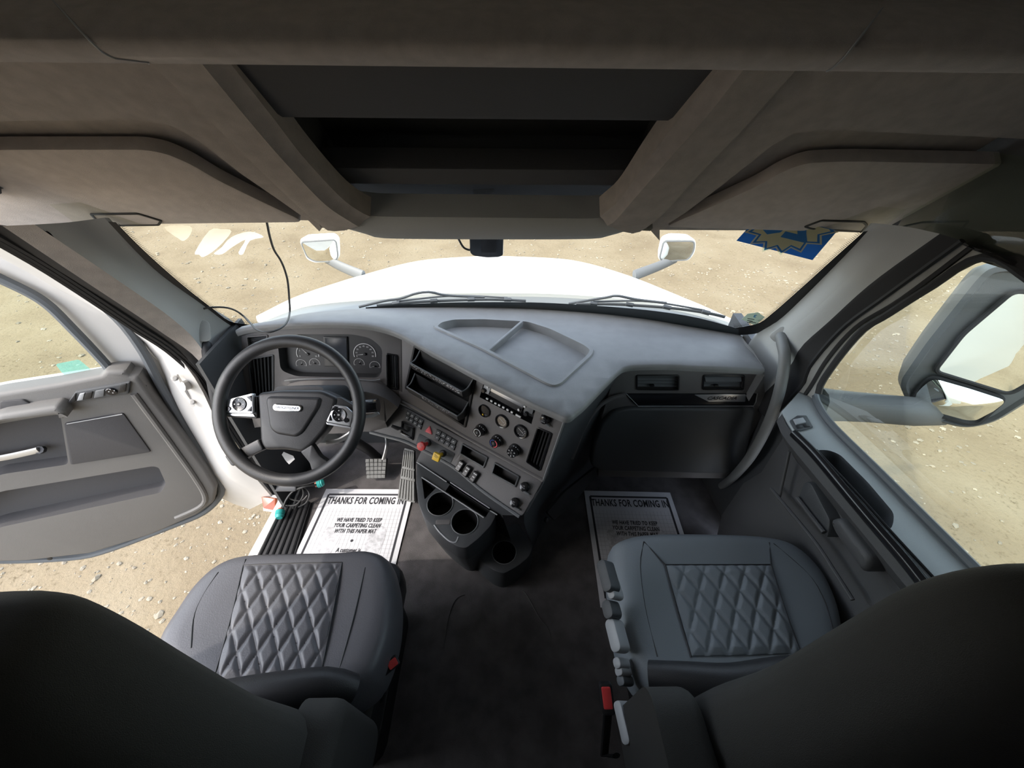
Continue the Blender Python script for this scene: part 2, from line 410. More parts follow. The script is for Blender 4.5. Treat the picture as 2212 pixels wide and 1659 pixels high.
for a, b in (frL, frR):
    A = resample([onws(*q) for q in a], 30); B = resample([onws(*q) for q in b], 30)
    mb = MB(); mb.loft([A, B], False, False); mb.build('frit_band', 'black', win, fix=False)
    mb = MB(); C_ = resample([onws(*q) for q in b], 110)
    for i in range(1, 109):
        t = (C_[i+1]-C_[i-1]).normalized(); nrm = V((0, -1, .5)).normalized(); s = t.cross(nrm).normalized()
        ctr = sum(A, V())/len(A); mid = sum(B, V())/len(B); s = s if s.dot(mid-ctr) > 0 else -s
        for row in range(4):
            c = C_[i]+s*(.004+.0042*row)+t*(.002*(row % 2)); r = .0021-.0004*row
            mb.add([c+t*r, c+s*r, c-t*r, c-s*r], [(0, 1, 2, 3)])
    o = mb.build('frit_dots', 'black', win, fix=False); o['kind'] = 'stuff'
bl = [onws(*q) for q in [(790, 664), (850, 659), (900, 656), (1000, 653), (1140, 653), (1250, 658), (1391, 669), (1505, 686), (1600, 712)]]
bl2 = [onws(*q) for q in [(790, 674), (850, 673), (900, 672), (1000, 671), (1140, 673), (1250, 680), (1391, 696), (1505, 716), (1600, 736)]]
mb = MB(); mb.loft([resample(bl, 30), resample(bl2, 30)], False, False); mb.build('frit_band', 'frit', win, fix=False)
# ---- A pillars
def strip(name, rows, m, lab=None, n=22, parent=None, th=.012, nrm=(0, -1, .3)):
    R = [resample(r, n) for r in rows]
    # round across the rows
    cols = [catmull([r[k] for r in R], 4) for k in range(n)]
    mb = MB(); mb.sheet(cols, th, nrm); o = mb.build(name, m, parent)
    return o if parent else struct(o, lab)
pl = [[onws(*q) for q in [(225, 470), (336, 584), (437, 658), (512, 712)]]+[V((-.945, 1.22, .55))],
      [atx(*q, v) for q, v in [((150, 480), -.955), ((300, 600), -.955), (( 420, 690), -.955), ((490, 760), -.955)]]+[V((-.95, 1.12, .5))],
      [atx(*q, v) for q, v in [((75, 485), -.96), ((255, 606), -.96), ((380, 695), -.96), ((440, 760), -.96)]]+[V((-.955, 1.08, .5))],
      [atx(*q, v) for q, v in [((5, 488), -1.0), ((190, 612), -1.0), ((340, 712), -1.0), ((434, 785), -1.0)]]+[V((-.99, 1.07, .5))]]
strip('trim_3', pl[:3], 'pillar', 'dark moulded pillar trim on the driver side')
strip('trim_4', [pl[2], pl[3]], 'liner', 'lighter inner return of the driver side pillar')
pl4 = [atx(*q, v) for q, v in [((-60, 480), -1.03), ((0, 517), -1.03), ((202, 640), -1.03), ((376, 752), -1.03), ((434, 800), -1.03)]]
strip('trim_5', [pl[3], pl4], 'rubber', 'black pillar return beside the door opening')
mb = MB()
for k, (off, v) in enumerate(((0, -1.025), (10, -1.032), (19, -1.04))):
    mb.tube(resample([atx(x-off*.5, y+off*.55, v) for x, y in [(-60, 478), (0, 512), (100, 570), (202, 636), (300, 702), (376, 752), (440, 815), (500, 910), (560, 1000), (610, 1075)]], 40), .007, 6)
struct(mb.build('trim_6', 'rubber'), 'black rubber door seals around the driver opening')
jin = [(-60, 492), (0, 522), (130, 590), (260, 674), (376, 762), (430, 832), (478, 930), (530, 1005), (588, 1075)]
jmid = [(-60, 505), (0, 535), (130, 603), (255, 684), (345, 770), (390, 860), (445, 950), (495, 1030), (560, 1090)]
jout = [(-60, 525), (0, 556), (120, 622), (235, 698), (305, 790), (350, 885), (410, 985), (470, 1070), (540, 1100)]
strip('trim_7', [[atx(*q, -1.03) for q in jin], [atx(*q, -1.11) for q in jmid], [atx(*q, -1.24) for q in jout]], 'jamb', 'white painted door jamb on the driver side')
# ---- passenger pillar
pr = [[onws(*q) for q in [(1890, 482), (1815, 564), (1733, 648), (1685, 692), (1640, 718)]]+[V((.935, 1.2, .6))],
      [atx(*q, v) for q, v in [((1960, 490), .955), ((1850, 590), .955), ((1760, 670), .955), ((1700, 718), .955), ((1665, 760), .955)]]+[V((.945, 1.12, .55))],
      [atx(*q, v) for q, v in [((2030, 505), .965), ((1882, 612), .965), ((1790, 695), .965), ((1730, 750), .965), ((1700, 800), .965)]]+[V((.955, 1.06, .55))]]
strip('trim_8', pr, 'pillar', 'dark moulded pillar trim on the passenger side')
pr3 = [atx(*q, v) for q, v in [((2079, 520), .985), ((1913, 640), .985), ((1819, 710), .985), ((1750, 790), .985), ((1730, 835), .985)]]+[V((.975, .98, .55))]
pr4 = [atx(*q, v) for q, v in [((2100, 533), 1.0), ((1945, 648), 1.0), ((1851, 705), 1.0), ((1788, 775), 1.0), ((1748, 840), 1.0)]]+[V((.99, .93, .6))]
pr5 = [atx(*q, v) for q, v in [((2150, 548), 1.012), ((2007, 624), 1.012), ((1866, 712), 1.012), ((1819, 765), 1.012), ((1775, 826), 1.012)]]+[V((.995, .90, .66))]
strip('trim_9', [pr[2], pr3], 'rubber', 'black pillar return beside the passenger door')
strip('trim_10', [pr3, pr4, pr5], 'pillar', 'lighter frame strip of the passenger door')
mb = MB()
for a in (pr3, pr4): mb.tube(resample(a, 30), .006, 6)
struct(mb.build('trim_11', 'rubber'), 'black rubber seals round the passenger door')
QF = Fr((0, .71, 1.495), (1, 0, 0), (0, -.717, -.697))       # slanted roof lining plane, facing down and back
# roof rails over the doors
qt = [QF.w(*QF.px(x, y, .012), .012) for x, y in [(2040, 520), (2120, 484), (2212, 440), (2300, 396)]]+[V((.93, .60, 1.46)), V((.95, .35, 1.50)), V((.95, -.05, 1.52))]
qb = [atx(x, y, .985) for x, y in [(2075, 526), (2125, 548), (2200, 580), (2290, 625)]]+[V((.985, .50, 1.20)), V((.985, .35, 1.20)), V((.985, -.05, 1.20))]
mb = MB(); mb.sheet([qt, [a.lerp(b, .5)+V((-.01, 0, 0)) for a, b in zip(qt, qb)], qb]); struct(mb.build('trim_12', 'liner_dark'), 'dark roof rail lining above the passenger window')
mb = MB(); mb.tube([V((-1.06, .92, 1.31)), V((-1.05, .75, 1.35)), V((-1.04, .4, 1.37)), V((-1.04, -.05, 1.38))], .035, 8); struct(mb.build('trim_13', 'liner_dark'), 'roof rail above the driver door opening')
# ================================================================== HEADLINER
def q2(pts, off=0): return QF.poly(pts, off)
liner = sroot('ceiling_lining', 'grey fabric roof lining sloping down to the windscreen', (0, .8, 1.45))
recL = [(-420, 300), (-200, 265), (0, 262), (300, 258), (370, 270), (430, 305), (520, 375), (600, 430), (668, 478), (690, 500), (-420, 540)]
recR = [(2900, 340), (2212, 300), (1900, 285), (1781, 280), (1715, 288), (1660, 320), (1560, 400), (1480, 460), (1425, 495), (1425, 520), (2900, 570)]
xa = -1.02; xb = 1.02
def lin_side(sg, rib_top, rib_bot, rec, x_end):
    a = QF.px(*rib_top); b = QF.px(*rib_bot)
    outer = [a, b]
    rr = ccw(q2(rec))
    ytop = a[1]+.02; rp = q2(rec)
    # lining = area between the rib, the cabinet above and the visor recess
    inner_edge = [QF.px(*p) for p in rec[1:-1]]
    poly = [(a[0], ytop), (b[0], b[1])]+list(reversed(inner_edge))+[(x_end, inner_edge[0][1]), (x_end, ytop)]
    mb = MB(); v, f = tri2(ccw(poly)); mb.add([QF.w(x, y, 0) for x, y in v], f)
    edge = [(x_end, inner_edge[0][1])]+inner_edge
    es = smooth2(edge, 5, False)
    mb.build('lining_panel', 'liner', liner, fix=False)
    mb = MB(); mb.loft([[QF.w(x, y, 0) for x, y in es], [QF.w(x, y, -.004) for x, y in es], [QF.w(x*.995, y-.028, -.05) for x, y in es]], False, False); mb.build('recess_wall', 'liner_dark', liner, fix=False)  # shadow inside the visor recess put into the darker lining colour
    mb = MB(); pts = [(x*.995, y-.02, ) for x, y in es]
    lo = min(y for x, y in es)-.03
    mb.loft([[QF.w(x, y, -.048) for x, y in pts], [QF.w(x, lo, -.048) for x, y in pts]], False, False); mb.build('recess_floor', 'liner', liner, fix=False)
lin_side(-1, (345, 143), (700, 486), recL, -1.0)
lin_side(1, (1702, 160), (1400, 492), recR, 1.0)
# ---- sun visors
def visor(px, lab, tab, off=-.012):
    p = [QF.px(x, y, off) for x, y in px]; c = QF.w(sum(a for a, b in p)/len(p), sum(b for a, b in p)/len(p))
    t = thing('sun_visor', lab, 'sun visor', c, 'sun visors')
    mb = MB(); mb.prism(QF, roundpoly(p, .03, 5), off-.028, off, .006); mb.build('panel', 'visor', t)
    tp = [QF.px(x, y, off) for x, y in tab]
    o_ = roundpoly(tp, .006, 3); i_ = offset2(ccw(o_), .005)
    mb = MB(); mb.prism(QF, o_, off-.002, off+.003, .001, [i_]); mb.build('pull_tab_rim', 'black', t)
    mb = MB(); mb.prism(QF, i_, off-.003, off+.0012); mb.build('pull_tab', 'visor', t)
visor([(-420, 350), (0, 324), (310, 324), (360, 333), (415, 357), (470, 390), (560, 434), (662, 482), (240, 487), (0, 497), (-420, 525)], 'grey fabric sun visor folded up over the driver side of the windscreen',
      [(192, 460), (297, 459), (352, 476), (345, 486), (222, 488)])
visor([(2600, 410), (2212, 356), (1831, 349), (1741, 353), (1690, 372), (1636, 403), (1520, 455), (1432, 492), (1876, 505), (2061, 514), (2600, 545)], 'darker sun visor folded up over the passenger side of the windscreen',
      [(1735, 489), (1775, 474), (1868, 477), (1876, 485), (1862, 501), (1750, 494)])
# ---- centre overhead console
oc = thing('overhead_console', 'dark overhead console with open cubby between two grey ribs above the windscreen', 'console', (0, .85, 1.38))
def rib(f0, f1, i0, i1, nm):
    """lit rib face between two pixel lines, inner side face down into the cubby"""
    A = resample([QF.w(*QF.px(*p), .0)+QF.ez*.0 for p in f0], 24); B = resample([QF.w(*QF.px(*p, .022), .022) for p in f1], 24)
    C_ = resample([QF.w(*QF.px(*p, .004), .004) for p in i1], 24)
    cols = []
    for a, b, c in zip(A, B, C_): cols.append([a, a.lerp(b, .12)+QF.ez*.016, a.lerp(b, .5)+QF.ez*.012, b-(b-a)*.06, b, b.lerp(c, .5)-QF.ez*.004, c, c-QF.ez*.05])
    mb = MB(); mb.loft(cols, False, False); mb.build('rib', 'liner', oc, fix=False)
rib([(315, 112), (440, 235), (540, 335), (640, 432), (700, 484), (716, 486)], [(412, 108), (520, 240), (610, 345), (700, 440), (755, 478), (775, 490)], None, [(475, 108), (590, 255), (660, 345), (740, 430), (786, 462), (800, 468)], 'l')
rib([(1732, 126), (1610, 265), (1520, 360), (1440, 450), (1390, 488), (1372, 492)], [(1628, 122), (1520, 260), (1440, 350), (1370, 430), (1330, 476), (1312, 488)], None, [(1575, 120), (1480, 240), (1400, 345), (1340, 430), (1308, 458), (1296, 468)], 'r')
cl, cr = QF.px(480, 150)[0], QF.px(1560, 160)[0]
def cb(y, off=0): return QF.px(1050, y, off)[1]
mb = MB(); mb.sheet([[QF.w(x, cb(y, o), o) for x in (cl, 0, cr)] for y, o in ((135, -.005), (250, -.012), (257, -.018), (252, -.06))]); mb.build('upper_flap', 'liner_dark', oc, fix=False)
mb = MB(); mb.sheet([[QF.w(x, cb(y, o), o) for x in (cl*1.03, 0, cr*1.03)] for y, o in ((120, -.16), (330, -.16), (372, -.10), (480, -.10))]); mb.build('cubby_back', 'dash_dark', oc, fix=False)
fl, fr_ = QF.px(695, 365, -.05)[0], QF.px(1405, 370, -.05)[0]
mb = MB(); y1, y2 = cb(366, -.05), cb(400, -.05)
mb.prism(QF, [(fl, y2), (fr_, y2), (fr_, y1), (fl, y1)], -.10, -.05, .004); mb.build('shelf_lip', 'liner_dark', oc)
lip = [(690, 482), (745, 490), (800, 505), (840, 512), (1050, 514), (1270, 513), (1320, 505), (1360, 494), (1410, 490)]
lt = [(700, 478), (760, 464), (800, 466), (840, 468), (1050, 470), (1270, 472), (1300, 470), (1350, 472), (1395, 484)]
A = resample([QF.w(*QF.px(*p, .0), .0) for p in lt], 40); B = resample([QF.w(*QF.px(*p, .008), .008) for p in lip], 40)
mb = MB(); mb.sheet([[a-QF.ez*.06, a-QF.ez*.02, a, a.lerp(b, .15)+QF.ez*.010, a.lerp(b, .6)+QF.ez*.014, b+QF.ez*.004, b-QF.ez*.012, b-QF.ez*.06] for a, b in zip(A, B)]); mb.build('bottom_lip', 'pillar', oc, fix=False)
mb = MB(); mb.prism(QF.on(1045, 413, -.085, .12), rrect(.05, .016, .002), 0, .001); mb.build('tag_sticker', 'midgrey', oc)
# the cubby walls so that the recess is closed
mb = MB()
for x in (cl, cr): mb = MB(); mb.loft([[QF.w(x, cb(140), .0), QF.w(x, cb(500), .0)], [QF.w(x, cb(140), -.17), QF.w(x, cb(500), -.17)]], False, False); mb.build('cubby_side', 'dash_dark', oc, fix=False)
# ---- upper cabinet above
uc = thing('overhead_cabinet', 'dark padded overhead cabinet with a centre door across the top', 'cabinet', (0, .62, 1.5))
prof = [(p.x, p.y) for p in catmull([V(q_+(0,)) for q_ in [(.74, 1.515), (.70, 1.502), (.665, 1.497), (.640, 1.501), (.622, 1.513), (.622, 1.526), (.640, 1.540), (.70, 1.562), (.79, 1.59), (.80, 1.70)]], 4)]
def seamx(tab):
    def f(y, z):
        p = V((0, y, z))-CAM; v_ = CY-F_PX*(p.dot(UP)/p.dot(FW)); k = tab[0][1]+(tab[1][1]-tab[0][1])*(v_-tab[0][0])/(tab[1][0]-tab[0][0])
        for (a_, b_), (c_, d_) in zip(tab[1:], tab[2:]):
            if v_ >= a_: k = b_+(d_-b_)*(min(v_, c_)-a_)/(c_-a_)
        return aty(k, v_, y).x
    return f
sL = seamx([(0, 115), (95, 203), (125, 235), (136, 262), (142, 330)]); sR = seamx([(0, 1910), (115, 1822), (140, 1795), (152, 1770), (160, 1710)])
def cabrow(xl, push=0): return [[V((x(y, z), y-push, z)) for x in xl] for y, z in prof]
mb = MB(); mb.sheet(cabrow([(lambda y, z, k=k: (sL(y, z)+.0015)*(1-k)+(sR(y, z)-.0015)*k) for k in (0, .25, .5, .75, 1)], .004), .01, (0, -.8, -.5)); mb.build('centre_door', 'liner', uc, sharp=70)
mb = MB(); mb.sheet(cabrow([lambda y, z: -1.03, lambda y, z: -.8, lambda y, z: sL(y, z)+.10]), .01, (0, -.8, -.5)); mb.build('side_panel', 'liner', uc, sharp=70)
mb = MB(); mb.sheet(cabrow([lambda y, z: sR(y, z)-.10, lambda y, z: .8, lambda y, z: 1.03]), .01, (0, -.8, -.5)); mb.build('side_panel', 'liner', uc, sharp=70)
for s_ in (sL, sR):
    mb = MB(); mb.tube([V((s_(y, z), y-.005, z)) for y, z in prof[6:]], .0014, 5); mb.build('seam', 'lightgrey', uc)
mb = MB(); mb.sheet([[V((x, .74, 1.515)) for x in (-1.03, 1.03)], [V((x, .79, 1.58)) for x in (-1.03, 1.03)]]); mb.build('back_panel', 'liner_dark', uc, fix=False)
# ================================================================== DASHBOARD
dash = thing('dashboard', 'wraparound grey and black dashboard across the cab', 'dashboard', (0, 1.1, 0))
EDGE = [((509, 713), .80), ((540, 705), .81), ((600, 699), .82), ((700, 695), .825), ((780, 698), .82), ((830, 707), .81), ((870, 722), .80), ((908, 744), .79), ((970, 776), .785), ((1032, 809), .78), ((1095, 841), .77), ((1156, 871), .765), ((1205, 892), .76), ((1220, 898), .76), ((1231, 897), .76), ((1240, 890), .76), ((1262, 872), .76), ((1300, 833), .76), ((1335, 799), .76), ((1352, 790), .76), ((1378, 787), .76), ((1440, 786), .76), ((1505, 789), .76), ((1600, 793), .76), ((1651, 796), .757)]
edge = catmull([atz(x, y, z) for (x, y), z in EDGE], 5)
BASE = [(522, 709), (560, 699), (620, 685), (683, 674), (800, 666), (1000, 664), (1140, 667), (1300, 678), (1400, 690), (1500, 707), (1600, 724)]
base = catmull([onws(x, y, .012) for x, y in BASE], 5)
def interp(tab, x, i):
    if x <= tab[0].x: return tab[0][i]
    for a, b in zip(tab, tab[1:]):
        if a.x <= x <= b.x: return a[i]+(b[i]-a[i])*(x-a.x)/max(b.x-a.x, 1e-9)
    return tab[-1][i]
def zt(x, y):
    e, b = interp(edge, x, 1), interp(base, x, 1); k = min(1, max(0, (y-e)/max(b-e, .01)))
    k2 = k*k*(3-2*k); return interp(edge, x, 2)*(1-k2)+interp(base, x, 2)*k2+.006*math.sin(math.pi*k)
def onpad(x, y, off=0): return hitf(x, y, lambda p: p.z-off-zt(p.x, p.y))
TR = [(933, 708), (946, 696), (978, 689), (1043, 688), (1141, 693), (1193, 709), (1269, 745), (1285, 758), (1280, 770), (1213, 832), (1196, 837), (1179, 831), (1043, 758)]
tr = roundpoly([(p.x, p.y) for p in (onpad(*q) for q in TR)], .02, 3); tr_in = offset2(tr, .016); tr_mid = offset2(tr, .004)
outer = [(p.x, p.y) for p in edge]+[(p.x, p.y) for p in reversed(base)]
mb = MB(); v, f = tri2(ccw(outer), [tr], .05); mb.add([V((x, y, zt(x, y))) for x, y in v], f)
rows = []
for i, p in enumerate(edge):
    t = (edge[min(i+1, len(edge)-1)]-edge[max(i-1, 0)]); t.z = 0; t.normalize(); nn = V((t.y, -t.x, 0))
    rows.append([p, p+nn*.005-V((0, 0, .003)), p+nn*.007-V((0, 0, .010)), p+nn*.005-V((0, 0, .022)), p-nn*.012-V((0, 0, .026))])
mb.loft(rows, False, False)
# right end cheek of the pad
endp = [edge[-1], atz(1628, 759, .765), atz(1610, 738, .77), base[-1]]
mb.loft([[p for p in endp], [p+V((.012, 0, -.03)) for p in endp], [p+V((.004, 0, -.14)) for p in endp]], False, False)
mb.loft([[edge[-1], endp[1], endp[2], base[-1]], [edge[-1].lerp(base[-1], k/3) for k in range(4)]], False, False)
top = mb.build('top_pad', 'dash_top', dash, sharp=50)
mb = MB(); h = lambda x, y, d: V((x, y, zt(x, y)+d))
mb.loft([[h(x, y, -.001) for x, y in tr], [h(x, y, .005) for x, y in tr_mid], [h(x, y, .005) for x, y in tr_in], [h(x, y, -.026) for x, y in offset2(tr_in, .005)]], True, False)
v, f = tri2(offset2(tr_in, .005), (), .05); mb.add([h(x, y, -.026) for x, y in v], f)
tray = mb.build('storage_tray', 'dash_top', dash)
d0, d1 = onpad(1128, 703, -.01), onpad(1054, 757, -.01); dd = (d1-d0); fr = Fr((d0+d1)/2, dd, (0, 0, 1))
mb = MB(); mb.box(fr, dd.length, .010, .024, .003, -.013); mb.build('tray_divider', 'dash_top', tray)
for pts in ([(1280, 666), (1395, 682)],):
    mb = MB(); mb.tube([onpad(x, y, .001) for x, y in pts], .0016, 5); mb.build('seam', 'black', dash)
# ---- centre stack, upper and lower faces
A_ = atz(868, 736, .775); B_ = atz(1222, 905, .735); e = (B_-A_).normalized()
nh = e.cross(V((0, 0, 1))).normalized(); nh = nh if nh.y < 0 else -nh
up_ = nh.cross(e); up_ = up_ if up_.z > 0 else -up_
def tilt(d): a = math.radians(d); return nh*math.cos(a)+up_*math.sin(a)
UF = Fr(A_, e, tilt(12))
rR = hit(1174, 1038, A_, UF.ez); rL = hit(815, 848, A_, UF.ez)
LF = Fr(rR, (rR-rL), tilt(50))
VENT_R = [(1161, 921), (1194, 935), (1168, 1018), (1136, 997)]
up_out = UF.poly([(866, 728), (1222, 900), (1174, 1038), (1018, 951), (894, 880), (840, 857), (815, 848), (866, 845)])
vent_h = roundpoly(UF.poly(VENT_R), .008, 3)
rad = UF.poly([(1045, 826), (1159, 877), (1148, 916), (1036, 858)])
bins_out = UF.poly([(896, 744), (1031, 810), (1007, 924), (876, 838)])
g1 = UF.px(1047, 887); hole1 = ring(.021, 20, *g1)
mb = MB(); mb.prism(UF, up_out, -.03, 0, .002, [ccw(vent_h), ccw(rad), ccw(offset2(ccw(bins_out), .006)), hole1]); stack = mb.build('centre_stack_face', 'dash', dash)
lo_out = LF.poly([(815, 848), (1174, 1038), (1130, 1113), (1122, 1117), (1043, 1062), (979, 1010), (910, 972), (872, 954), (835, 944), (800, 934), (790, 880)])
BAYS = ([(999, 957), (1055, 988), (1046, 1012), (993, 981)], [(1069, 998), (1123, 1029), (1114, 1053), (1061, 1023)])
mb = MB(); mb.prism(LF, roundpoly(lo_out, .012, 3), -.03, .0, .006, [ccw(offset2(ccw(roundpoly(LF.poly(q_), .004, 3)), .005)) for q_ in BAYS]); low = mb.build('switch_console_face', 'dash', dash)
mb = MB(); mb.tube(resample([UF.w(*UF.px(x, y)) for x, y in [(815, 848), (840, 857), (894, 880), (1018, 951), (1174, 1038)]], 20), .007, 8); mb.build('console_ridge', 'dash', dash)
mb = MB(); mb.tube(resample([LF.w(*LF.px(x, y)) for x, y in [(800, 934), (835, 943), (872, 953), (910, 971), (979, 1009), (1043, 1061), (1122, 1116)]], 30), .006, 8); mb.build('console_lower_trim', 'midgrey', dash)
mb = MB(); mb.tube([UF.w(*UF.px(1222, 902), .001), UF.w(*UF.px(1174, 1038), .001)], .004, 6); mb.build('stack_edge_trim', 'midgrey', dash)
mb = MB(); mb.tube([UF.w(*UF.px(867, 732), .0003), UF.w(*UF.px(868, 846), .0003)], .0014, 5); mb.build('seam', 'black', dash)
# right-hand wall of the stack, curving into the passenger side
PF = Fr((.67, 1.03, .5), (1, 0, 0), (0, -1, .05))
def pfp(x, y, off=0): return PF.w(*PF.px(x, y, off), off)
K = [UF.w(*UF.px(1224, 905), -.002), UF.w(*UF.px(1176, 1036), -.002), LF.w(*LF.px(1131, 1114), -.004), atz(1150, 1178, .13), atz(1146, 1200, .0)]
Mid = [atz(1262, 880, .735), V((.245, .90, .50)), V((.21, .90, .33)), V((.20, .90, .14)), V((.2, .9, 0))]
Rr = [pfp(1343, 800, -.005), pfp(1296, 880, -.01), pfp(1262, 960, -.02), V((.36, 1.12, .12)), V((.36, 1.12, 0))]
Rr2 = [pfp(1375, 800, -.012), pfp(1340, 880, -.012), pfp(1300, 960, -.02), V((.5, 1.2, .12)), V((.5, 1.2, 0))]
cols = [catmull([a, b, c, d], 6) for a, b, c, d in zip(*[resample(L, 18) for L in (K, Mid, Rr, Rr2)])]
mb = MB(); mb.sheet(cols); mb.build('console_side_wall', 'dash_dark', dash, fix=False)
# slot pocket on that wall, the shade of its opening drawn as a black solid
sp = [(1176, 1105), (1215, 1060), (1285, 1005), (1293, 1012), (1240, 1080), (1192, 1122)]
fr = look(V((.225, .87, .28)), V((.80, -.55, .25)), (0, 1, 0))
mb = MB(); mb.prism(fr, roundpoly(fr.poly(sp), .01, 3), .002, .012, .003); mb.build('slot_pocket', 'black', dash)
mb = MB(); mb.prism(fr.on(1178, 1122, .006), rrect(.016, .022, .006), 0, .008, .002); mb.build('pocket_screw', 'gloss', dash)
# ---- two cubby bins
def binpart(lipL, lipR, backL, backR, d, drop):
    """open bin: front lip on a plane d in front of the face, back on the face"""
    l0, l1 = UF.px(*lipL, d), UF.px(*lipR, d); b0, b1 = UF.px(*backL, .004), UF.px(*backR, .004)
    L = UF.w(*l0, d); R = UF.w(*l1, d); bl, br = UF.w(*b0, .004), UF.w(*b1, .004)
    dn = -UF.ey*drop
    def prof(f, b):   # curved side profile: back top -> back bottom -> front bottom -> lip
        bb = b+(f-b).dot(UF.ey)*UF.ey+dn; fb = f+dn*.85-UF.ez*.012
        return catmull([b, b.lerp(bb, .6)-UF.ez*.0, bb+UF.ez*.006, fb.lerp(bb, .3), fb, f], 4)
    PL, PR = prof(L, bl), prof(R, br)
    mb = MB(); mb.sheet([[a.lerp(b, k/6) for k in range(7)] for a, b in zip(PL, PR)], .0025, UF.ez*-1+UF.ey*-.3); bo = mb.build('storage_bin', 'black', dash)
    for P, s in ((PL, 1), (PR, -1)):
        c = P[0].lerp(P[-1], .5)-UF.ey*.012; arc = catmull([P[0], c, P[-1]], 6)
        rim = arc[1:-1]; poly = P+list(reversed(rim)); mb = MB(); mb.add([p for p in poly]+[p+UF.ex*.003*s for p in poly], [tuple(range(len(poly))), tuple(reversed(range(len(poly), 2*len(poly))))])
        mb.loft([poly, [p+UF.ex*.003*s for p in poly]], True, False); mb.build('bin_side', 'black', bo)
        mb = MB(); mb.tube(arc, .0022, 6); mb.build('rim', 'midgrey', bo)
    mb = MB(); mb.tube([PL[-1], PR[-1]], .0024, 6); mb.build('rim', 'midgrey', bo)
    return bo, PL, PR
mb = MB(); bo = ccw(bins_out); mb.prism(UF, roundpoly(bo, .006), -.002, .006, .002, [ccw(offset2(bo, .008))]); mb.build('bin_frame', 'black', dash)
mb = MB(); mb.cup(UF, offset2(bo, .006), .09, .008); mb.build('bin_recess', 'black', dash, fix=False)
b1, PL1, PR1 = binpart((886, 784), (998, 846), (908, 756), (1024, 816), .055, .030)
b2, PL2, PR2 = binpart((879, 836), (988, 899), (897, 806), (1012, 868), .058, .030)
def scuffs(b, PL, PR, n, k0, k1):
    mb = MB()
    for i in range(n):
        k = random.uniform(k0, k1); j = random.choice((-2, -2, -3)); c = PL[j].lerp(PR[j], k)+(PL[-1]-PL[-2])*random.uniform(-.2, .6)+UF.ez*.0035
        a = random.uniform(0, 3.1); s = random.uniform(.0015, .005); t = UF.ex*math.cos(a)+UF.ey*math.sin(a)*.6; q = UF.ez.cross(t)
        mb.add([c+t*s, c+q*s*.25, c-t*s, c-q*s*.3], [(0, 1, 2, 3)])
    o = mb.build('scuff_marks', 'scuff', b, fix=False); o['kind'] = 'stuff'
scuffs(b1, PL1, PR1, 90, .02, .95); scuffs(b2, PL2, PR2, 30, .3, .85)
# ---- radio
mb = MB(); mb.cup(UF, rad, .03, .002); ro = mb.build('radio_recess', 'black', dash, fix=False)
def qf(fr, pts, off): return [fr.px(x, y, off) for x, y in pts]
mb = MB(); mb.prism(UF, qf(UF, [(1047, 826), (1062, 834), (1056, 852), (1042, 846)], -.006), -.02, -.004, .001); mb.build('radio_bracket', 'lightgrey', ro)
mb = MB(); mb.prism(UF, qf(UF, [(1136, 870), (1155, 879), (1150, 895), (1132, 888)], -.006), -.02, -.004, .001); mb.build('radio_bracket', 'midgrey', ro)
mb = MB(); mb.prism(UF, qf(UF, [(1060, 834), (1133, 872), (1126, 892), (1054, 852)], -.010), -.02, -.008, .001); rb = mb.build('radio_face', 'gauge_face', ro)
mb = MB(); mb.prism(UF, qf(UF, [(1061, 835), (1133, 872), (1129, 881), (1058, 844)], -.007), -.008, -.006, .0008); mb.build('display', 'silver', ro)
for x, y, w in [(1053, 861, 6), (1062, 866, 6), (1071, 871, 6), (1079, 875, 6), (1088, 880, 6), (1097, 885, 6), (1106, 890, 6), (1120, 898, 14)]:
    mb = MB(); mb.prism(UF.on(x, y, .0), rrect(w*.00135, .006, .001), 0, .003, .0008); mb.build('radio_button', 'white_print', dash)
for x, y in [(1054, 836), (1134, 878), (1121, 885)]:
    mb = MB(); mb.cyl(UF.on(x, y, -.004), [(.004, 0), (.004, .003), (.0035, .0035)], 12); mb.build('screw', 'white_print', ro)
for x, y in [(1046, 843), (1137, 893)]:
    mb = MB(); mb.cyl(UF.on(x, y, -.004), [(.008, 0), (.008, .006), (.006, .008)], 12); mb.build('radio_knob', 'gloss', ro)
# ---- round gauges and heater knobs
def bezel(x, y, face, nm, nums=True):
    fr = UF.on(x, y); mb = MB(); mb.cyl(fr, [(.0235, 0), (.0235, .006), (.022, .008), (.019, .007), (.0185, .002)], 28); g = mb.build(nm, 'gloss', dash)
    mb = MB(); mb.cyl(fr, [(.0188, .001), (.0188, .0025)], 28); mb.build('dial', face, g)
    mb = MB(); mb.prism(fr.at(.002, .001, .003, -.5), [(-.014, -.0006), (.008, -.0006), (.008, .0006), (-.014, .0006)], 0, .0006); mb.build('needle', 'white_print', g)
    for i in range(7):
        a = math.radians(60-30*i); f2 = fr.at(.014*math.cos(a), .014*math.sin(a), .0026, a); mb = MB(); mb.prism(f2, rrect(.004, .0012, .0002, 1), 0, .0004); mb.build('tick', 'white_print', g)
bezel(1085, 909, 'gauge_tan', 'air_gauge'); bezel(1126, 931, 'gauge_face', 'air_gauge')
fr = UF.on(1047, 887); mb = MB(); mb.cyl(fr, [(.0225, -.002), (.0225, .004), (.021, .006), (.0195, .004), (.0195, -.02)], 24); gh = mb.build('gauge_socket', 'gloss', dash)
mb = MB(); mb.cyl(fr, [(.021, -.032), (.021, -.03)], 20); mb.build('socket_back', 'black', gh)
mb = MB(); mb.prism(fr.at(.002, .002, -.03), rrect(.018, .018, .002), 0, .012, .001); mb.build('socket_core', 'midgrey', gh)
mb = MB(); mb.prism(fr.at(.005, .0, -.017), rrect(.003, .014, .001), 0, .003, .001); mb.build('socket_pin', 'gauge_tan', gh)
